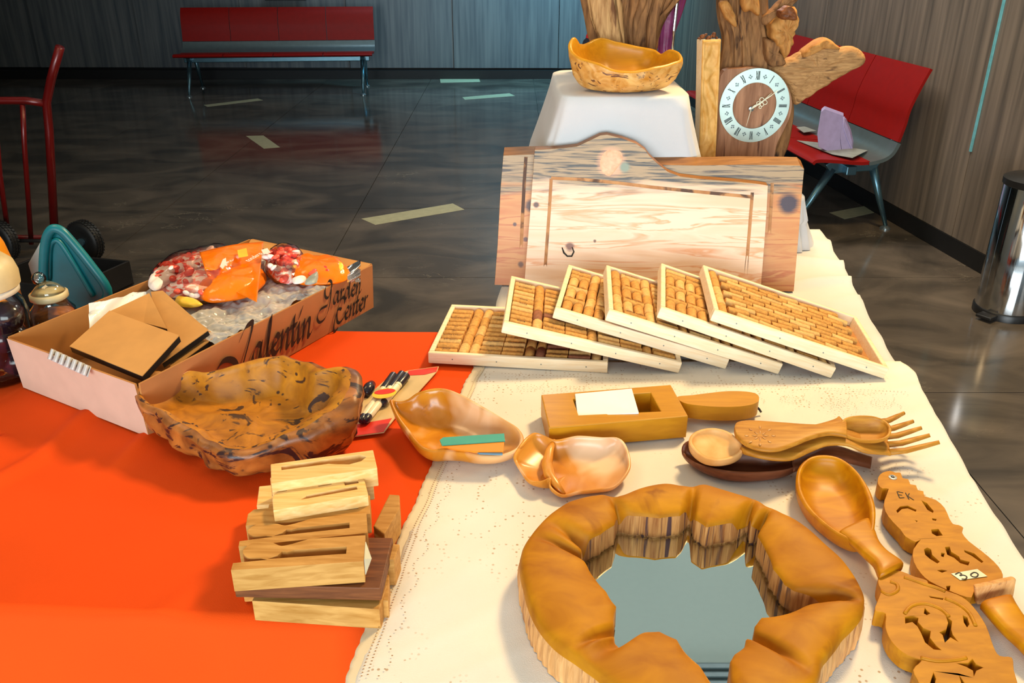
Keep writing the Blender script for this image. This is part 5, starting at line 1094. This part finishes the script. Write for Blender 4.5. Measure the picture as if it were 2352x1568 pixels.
# ================================================================== pens on card, dropped cap
pk = thing('pen_pack', 'torn blister card with three black-capped markers beside the burl bowl', 'pen pack', P(900, 930, .757))
n_ = Vector((0, 0, 1))
zp = .760
mk('backing_card', G().prism([P(*p, zp) for p in ((893, 865), (940, 850), (1008, 841), (1004, 852), (950, 912), (905, 962), (882, 992), (792, 1004), (815, 960), (833, 918))], (0, 0, -.0018)), M_beige, pk)
mk('red_end', G().prism([P(*p, zp + .0006) for p in ((938, 851), (1006, 842), (1002, 853), (975, 860), (935, 862))], (0, 0, -.0004)), M_redc, pk)
mk('red_end', G().prism([P(*p, zp + .0006) for p in ((808, 976), (900, 960), (881, 991), (793, 1003))], (0, 0, -.0004)), M_redc, pk)
for (x0, y0, x1, y1) in ((905, 860, 832, 962), (925, 857, 842, 962), (934, 862, 880, 925)):
    a, b_ = P(x0, y0, .769), P(x1, y1, .769); d = b_ - a
    pen = mk('marker', G().tube([a + d * f for f in (.3, .31, .97, 1.0)], [.0068, .0072, .0072, .005], 16), M_pen, pk, smooth=True, auto=40)
    mk('pen_cap', G().tube([a + d * f for f in (0, .02, .34, .36)], [.005, .0082, .0082, .007], 16), M_pcap, pen, smooth=True, auto=40)
    mk('end_plug', G().tube([a + d * f for f in (.95, .96, 1.03, 1.05)], [.0074, .0078, .0066, .004], 16), M_pcap, pen, smooth=True, auto=40)
    mk('band', G().tube([a + d * f for f in (.42, .425)], .0074, 16), M_pcap, pen)
sc0 = P(883, 905, .7785)
stp = mk('round_sticker', G().prism([sc0 + Vector((math.cos(t) * .022, math.sin(t) * .019 + .004 * math.cos(t), .0016)) for t in [k * math.pi / 14 for k in range(28)]], (0, 0, .0004)), M_gyel, pk)
mk('sticker_band', G().prism([sc0 + Vector((math.cos(t) * .019, .006 + math.sin(t) * .010 + .004 * math.cos(t), .0022)) for t in [k * math.pi / 14 for k in range(28)]], (0, 0, .0003)), M_redc, stp)
tag(mk('marker_lid', G().tube([P(838, 905, .768), P(848, 890, .769), P(854, 882, .768)], [.009, .011, .008], 14), M_pcap, smooth=True), 'loose black cap just behind the right end of the burl bowl', 'pen cap')

# ================================================================== cardboard box
BZ, HT = .7555, .862
b0, b1, b3 = Vector((-.945, 1.487, BZ)), Vector((-.633, 1.303, BZ)), Vector((-.325, 1.885, BZ)); b2 = Vector((-.648, 2.065, BZ))
cbx = thing('cardboard_box', 'long open cardboard tray box with black script lettering on its side', 'box', ((b1.x + b2.x) / 2, (b1.y + b2.y) / 2, BZ))
up = Vector((0, 0, HT - BZ))
cen = (b0 + b1 + b2 + b3) / 4
def wallpanel(name, p, q, t=.004, mats=None, flare=.006):
    d = (q - p).normalized(); n = Vector((-d.y, d.x, 0)); n = n if (cen - p).dot(n) > 0 else -n
    g = G(); out = -n * flare
    fs = [p, q, q + up + out, p + up + out]; g.add(fs + [v + n * t for v in fs], [(0, 1, 2, 3)], 0); b = 0
    g.add(fs + [v + n * t for v in fs], [(4, 5, 6, 7), (0, 1, 5, 4), (1, 2, 6, 5), (2, 3, 7, 6), (3, 0, 4, 7)], 1)
    return mk(name, g, [mats or M_cardo, M_cardi], cbx), n
wallpanel('front_wall', b0, b1); sw, sn = wallpanel('side_wall', b1, b3, mats=plain('shaded_side_card', (172, 112, 64), .75, var=.05)); wallpanel('rear_wall', b3, b2, mats=M_card); wallpanel('left_wall', b2, b0, mats=M_card)  # darker side card paints in the shade of the wall facing away
mk('bottom', G().prism([b0 + Vector((0, 0, .001)), b1 + Vector((0, 0, .001)), b3 + Vector((0, 0, .001)), b2 + Vector((0, 0, .001))], (0, 0, .003)), M_cardi, cbx)
mk('flap', G().quadbox([b2 + up * 1.01, b3 + up * 1.01, b3 + up * .92 + Vector((-.03, -.05, 0)) * .5, b2 + up * .97 + Vector((0, -.03, 0))], [b2 + up * .985, b3 + up * .985, b3 + up * .90 + Vector((-.03, -.05, 0)) * .5, b2 + up * .95 + Vector((0, -.03, 0))]), M_card, cbx)
# lettering on the side wall
ex = (b3 - b1).normalized(); on = Vector((ex.y, -ex.x, 0)).normalized() * .0062; on = on if (b1 + on - cen).length > (b1 - cen).length else -on
def sidept(px, py):
    n = Vector((ex.y, -ex.x, 0)); q = PL(px, py, b1 + on, n); return q
LetG = G()
def write(word, p0, p1, nib=(.16, .2)):
    w = sum(LET[c][1] for c in word); a, b_ = sidept(*p0), sidept(*p1); d = b_ - a; s_ = d.length / w
    script_text(LetG, word, a - sn * .0008, d.normalized(), Vector((0, 0, 1)) + d.normalized() * .12, s_, nib)
write('Valent', (553, 853), (681, 786), (.21, .26)); write('in', (681, 786), (716, 768), (.21, .26))
write('Garden', (742, 708), (829, 671), (.17, .22)); write('Center', (772, 745), (844, 704), (.17, .22))
o = mk('lettering', LetG, M_ink, cbx, recalc=False)
sm = o.modifiers.new('thick', 'SOLIDIFY'); sm.thickness = .0005; sm.offset = 0
# contents -----------------------------------------------------------
def slabq(q, z, th, mats, name, parent=None, label=None, cat=None, zs=None, group=None):
    zs = zs or [z] * len(q); return [P(*p, zz) for p, zz in zip(q, zs)]
def panel(label, q, zs, th=.012):
    pts = [P(*p, z) for p, z in zip(q, zs)]; c = sum(pts, Vector()) / 4
    t = thing('framed_panel', label, 'panel', (c.x, c.y, min(p.z for p in pts) - th), group='brown-backed panels in the box')
    n = (pts[1] - pts[0]).cross(pts[3] - pts[0]).normalized(); n = n if n.z > 0 else -n
    mk('card_back', G().prism([p + n * .0012 for p in pts], -n * .0015), M_card, t)
    mk('dark_edge', G().prism([c + (p - c) * .995 - n * .0004 for p in pts], -n * th), M_blackp, t)
    return t
panel('brown-backed panel lying on top at the left of the box', [(160, 796), (252, 714), (412, 771), (327, 864)], [.865, .885, .885, .862])
panel('brown-backed panel standing behind the top one, near the box middle', [(252, 716), (343, 674), (384, 756), (330, 742)], [.872, .882, .872, .868], .006)
panel('brown-backed panel slanting right, third behind in the box', [(347, 671), (374, 668), (478, 759), (372, 835)], [.878, .882, .868, .846], .010)
panel('white-edged panel lowest against the lettered side of the box', [(390, 720), (420, 712), (497, 772), (392, 850)], [.845, .848, .850, .832], .010)
tw = tag(mk('plastic_tray', G().grid(lambda u, v: P(118 + 92 * u - 8 * v, 800 + 42 * u + 24 * v, .868 - .012 * v + .006 * math.sin(u * 44) * (1 - v * .5)), 60, 8), M_bubble, smooth=True, recalc=False), 'ribbed clear plastic tray edge at the front left inside the box', 'plastic tray')
sm = tw.modifiers.new('thick', 'SOLIDIFY'); sm.thickness = .0012
def bubble(u, v):
    A, B, C, D = Vector((-.66, 1.43, .82)), Vector((-.385, 1.62, .815)), Vector((-.36, 1.86, .835)), Vector((-.69, 1.95, .82))
    a, b_, c, d = P(205, 740, .85), P(505, 790, .845), P(795, 640, .862), P(560, 560, .85)
    p = a.lerp(b_, u).lerp(d.lerp(c, u), v); s_ = 34
    bx, by = math.sin(u * s_ * 3.1416) * math.sin(v * s_ * 1.3 * 3.1416), 0
    q_ = noise.voronoi(Vector((p.x, p.y, 0)) * 95)[0][0]
    p.z += -.014 * math.sin(math.pi * v) * math.sin(math.pi * u) + .010 * nz((u * 5, v * 5, 0), 2, 4) + .006 * nz((u * 16, v * 16, 0), 2, 4) + .0035 * max(0, .5 - q_)
    return p
tag(mk('bubble_wrap', G().grid(bubble, 170, 190), M_bubble, smooth=True, recalc=False), 'crumpled bubble wrap lining the cardboard box', 'bubble wrap')
def bub2(u, v):
    p = P(205 + 130 * u - 30 * (v > .5) * 0, 700 - 32 * u + 90 * v * (1 - u * .6), .872 + .01 * math.sin(u * 5 + v * 4) - .02 * v); p.z += .0035 * max(0, .5 - noise.voronoi(Vector((p.x, p.y, 0)) * 95)[0][0]) + .008 * nz(p, 28, 3); p.y += .006 * nz(p, 22, 6); return p
tag(mk('bubble_wrap', G().grid(bub2, 80, 60), M_bubble, smooth=True, recalc=False), 'small fold of bubble wrap bulging over the left side of the box', 'bubble wrap')
# sweet bags
def pillow(name, pts, z, h, mat, parent, seed=0, tilt=0):
    o_ = resample([P(*p, z) for p in catmull(pts, 5)], 60); c = sum(o_, Vector()) / 60; rs = []
    for f, k in ((1.0, 0), (.99, .12), (.93, .45), (.82, .72), (.62, .93), (.35, 1.0), (.1, 1.02)):
        rs.append([c + (p - c) * f + Vector((0, 0, h * k + (.006 * nz(c + (p - c) * f, 28, seed) + .003 * nz(c + (p - c) * f, 70, seed + 3)) * (1 if f < 1 else .3))) for p in o_])
    bot = [[c + (p - c) * f + Vector((0, 0, -h * .35 * k)) for p in o_] for f, k in ((.9, .6), (.5, 1))]
    return mk(name, G().rings(list(reversed(bot)) + rs), mat, parent, smooth=True)
def gummies(parent, pts, z, h, n, seed):
    rr = random.Random(seed); o_ = [P(*p, z) for p in pts]; c = sum(o_, Vector()) / len(o_)
    w2 = [(p.x, p.y) for p in o_]
    def inside(x, y):
        r = False
        for (x0, y0), (x1, y1) in zip(w2, w2[1:] + w2[:1]):
            if (y0 > y) != (y1 > y) and x < (x1 - x0) * (y - y0) / (y1 - y0) + x0: r = not r
        return r
    k = 0; xs = [p[0] for p in w2]; ys = [p[1] for p in w2]; tries = 0
    while k < n and tries < 4000:
        tries += 1; x, y = rr.uniform(min(xs), max(xs)), rr.uniform(min(ys), max(ys))
        if not inside(x, y): continue
        m_ = rr.choice((M_gred, M_gred, M_gred, M_gwhite, M_gwhite)); d = min(1, (Vector((x, y)) - Vector((c.x, c.y))).length / .09)
        mk('sweet', G().ell((x, y, z + h * (.95 - .6 * d * d) + rr.uniform(-.004, .004)), (rr.uniform(.009, .013), rr.uniform(.007, .010), .006), 10, 6, Euler((rr.uniform(-.6, .6), rr.uniform(-.6, .6), rr.uniform(0, 3))).to_matrix()), m_, parent, smooth=True); k += 1
b1_ = thing('sweet_bag', 'left bag of red and white jelly sweets with orange printed film, in the box', 'sweet bag', P(480, 640, .84))
q1 = [(341, 655), (352, 636), (385, 612), (440, 596), (500, 580), (540, 600), (548, 640), (520, 680), (480, 690), (430, 688), (380, 680)]
M_jelly = burl('jelly_mass', (244, 92, 78), (250, 150, 134), (252, 238, 232), 24, .5, .3, False, .6, pale=(250, 230, 226))
pillow('jelly_mass', q1, .85, .030, M_jelly, b1_, 3)
gummies(b1_, q1, .856, .034, 85, 3)
pillow('clear_film', [(338, 658), (350, 632), (385, 608), (440, 592), (505, 576), (550, 598), (556, 644), (524, 686), (480, 697), (430, 694), (375, 686)], .852, .042, M_film, b1_, 3)
pillow('printed_panel', [(340, 655), (352, 634), (376, 616), (404, 620), (406, 642), (380, 656), (356, 668)], .868, .014, M_gwhite, b1_, 6)
pillow('printed_film', [(452, 668), (475, 650), (520, 640), (600, 628), (610, 650), (575, 678), (520, 690), (470, 692)], .858, .028, M_orange, b1_, 4)
def flap(u, v):
    a, b_, c, d = (458, 580), (605, 556), (578, 694), (478, 640)
    x = (a[0] * (1 - u) + b_[0] * u) * (1 - v) + (d[0] * (1 - u) + (c[0] + 12) * u) * v; y = (a[1] * (1 - u) + b_[1] * u) * (1 - v) + (d[1] * (1 - u) + c[1] * u) * v
    y += 10 * math.sin(u * 3.1) * (1 - v) * -.5; z = .893 + .008 * math.sin(u * 4 + v * 3) + .003 * nz((u * 6, v * 6, 0), 1, 4) - .018 * v * v
    return P(x, y, z)
mk('seal_flap', G().sheet(flap, 30, 30, .0008), M_orange, b1_, smooth=True)
fw = G()
TXT = thing
o = text_obj('bag_print', 'tondero', .017, M_gwhite, b1_, MW[b1_.name].inverted() @ (Matrix.Translation(P(583, 590, .905)) @ Matrix.Rotation(R(72), 4, 'Z') @ Matrix.Rotation(R(12), 4, 'X')))
for q, m_ in (([(505, 612), (512, 596), (519, 592), (520, 604), (512, 618)], M_gwhite), ([(545, 575), (566, 570), (570, 588), (548, 592)], M_gyel), ([(600, 574), (614, 570), (622, 580), (606, 584)], M_gwhite)):
    mk('print_patch', G().prism([P(*p, .9045) for p in q], (0, 0, .0006)), m_, b1_)
pillow('yellow_piece', [(402, 690), (420, 686), (450, 690), (466, 700), (440, 706), (412, 702)], .855, .008, M_gyel, b1_, 8)
b2_ = thing('sweet_bag', 'right bag of jelly sweets, mostly orange film with a twisted clear end', 'sweet bag', P(715, 620, .84))
q2 = [(610, 615), (622, 590), (645, 580), (680, 588), (700, 610), (690, 640), (660, 652), (630, 640)]
pillow('jelly_mass', q2, .86, .024, M_jelly, b2_, 5)
gummies(b2_, q2, .866, .028, 55, 5)
pillow('clear_film', [(606, 618), (620, 586), (650, 574), (690, 584), (708, 612), (696, 646), (660, 658), (626, 646)], .862, .036, M_film, b2_, 5)
pillow('printed_film', [(668, 640), (672, 612), (690, 600), (730, 604), (770, 600), (795, 618), (806, 634), (780, 648), (730, 652), (690, 652)], .866, .028, M_orange, b2_, 9)
for q, m_ in (([(693, 608), (712, 606), (728, 618), (724, 632), (706, 628)], M_gred), ([(733, 610), (750, 604), (764, 610), (758, 622), (740, 622)], M_redc), ([(764, 602), (780, 604), (790, 614), (782, 620), (768, 610)], M_gyel), ([(666, 606), (680, 600), (686, 610), (674, 618)], M_gyel), ([(712, 634), (730, 626), (726, 650), (700, 653)], M_greyp), ([(672, 642), (702, 638), (698, 648), (676, 652)], M_gwhite)):
    o = pillow('print_patch', q, .886, .0055, m_, b2_, 2)
mk('twisted_end', G().grid(lambda u, v: P(798 + 30 * u, 612 + 36 * v - 16 * u * (1 - v), .875 + .010 * math.sin(v * 14 + u * 5) * (.4 + u)), 24, 24), M_film, b2_, smooth=True, recalc=False)

# ================================================================== jars, teal container, amber bottle
jc = P(10, 862, .754); KJ = 1.32; jb = thing('glass_jar', 'large glass jar with beige lid and dark plum-coloured contents, left edge', 'jar', jc)
mk('jar_body', G().lathe([(r * KJ, z) for r, z in [(.045, 0), (.052, .01), (.054, .06), (.054, .13), (.05, .155), (.043, .168), (.043, .185)]], jc, 32), M_glass, jb, smooth=True)
mk('lid', G().lathe([(.052, .178), (.056, .182), (.070, .190), (.071, .212), (.066, .232), (.052, .246), (.02, .252), (0, .253)], jc, 32), M_lid, jb, smooth=True, auto=50)
for k in range(9):
    a = k * 2.4; mk('plum_ball', G().ell(jc + Vector((math.cos(a) * .034, math.sin(a) * .034, .034 + .0112 * k)), (.031, .031, .030), 14, 9), M_darkfruit, jb, smooth=True)
mk('rim_band', G().lathe([(.062, .174), (.066, .176), (.066, .186), (.062, .189)], jc, 32, caps=(False, False)), M_paper2, jb, smooth=True)
jc2 = P(142, 800, .754); j2 = thing('glass_jar', 'small glass jar with ball stopper and amber contents behind the cardboard box', 'jar', jc2)
mk('jar_body', G().lathe([(.03, 0), (.045, .015), (.049, .05), (.044, .09), (.032, .105), (.03, .118), (.033, .125)], jc2, 32), M_glass, j2, smooth=True)
mk('contents', G().lathe([(.028, .004), (.042, .018), (.045, .05), (.040, .082), (.0, .09)], jc2, 24), M_brownfill, j2, smooth=True)
mk('seal_ring', G().lathe([(.031, .112), (.037, .116), (.037, .126), (.030, .130)], jc2 + Vector((0, 0, .001)), 28), M_lid, j2, smooth=True)
mk('neck_glass', G().lathe([(.028, .124), (.033, .130), (.022, .142), (.010, .150)], jc2, 28), M_glass, j2, smooth=True)
mk('ball_stopper', G().ell(jc2 + Vector((-.012, 0, .158)), (.014, .014, .014)), M_glass, j2, smooth=True)
tl_ = thing('plastic_container', 'teal plastic tub tilted on end behind the small glass jar', 'container', P(170, 770, .754))
YT = 1.86
def tq(px, py, dy=0): return Q(px, py, YT + dy)
tri = [(104, 560), (112, 535), (124, 525), (140, 530), (160, 550), (205, 605), (246, 664), (236, 700), (200, 760), (130, 790), (104, 720), (100, 620)]
mk('base_panel', G().prism([tq(*p) for p in tri], Vector((0, .012, .002))), M_teal, tl_, bevel=.003)
rimp = [(104, 720), (100, 620), (104, 560), (112, 535), (124, 525), (140, 530), (160, 550), (205, 605), (246, 664), (236, 700), (205, 755)]
mk('rim', G().tube([tq(*p, -.012) for p in catmull(rimp, 4, False)], .0105, 10), M_teal, tl_, smooth=True)
mk('inner_ridge', G().tube([tq(*p, -.004) for p in catmull([(112, 640), (114, 570), (126, 552), (142, 562), (180, 622), (214, 680)], 4, False)], .006, 8), M_teal, tl_, smooth=True)
mk('white_side', G().prism([tq(*p, .016) for p in [(64, 606), (92, 556), (104, 552), (100, 650), (90, 660), (76, 645)]], Vector((.0, .006, 0))), M_greyp, tl_, bevel=.002)
ab = P(8, 790, .754); ab = Vector((-1.16, 1.80, .754)); at = thing('amber_bottle', 'orange-yellow bottle top glowing behind the large jar at the left edge', 'bottle', ab)
topz = Q(8, 528, 1.80).z; ab.x = Q(-14, 560, 1.80).x
mk('bottle', G().lathe([(.026, 0), (.028, .02), (.027, topz - .754 - .07), (.020, topz - .754 - .03), (.012, topz - .754 - .008), (.0, topz - .754)], ab, 28), M_amber, at, smooth=True)
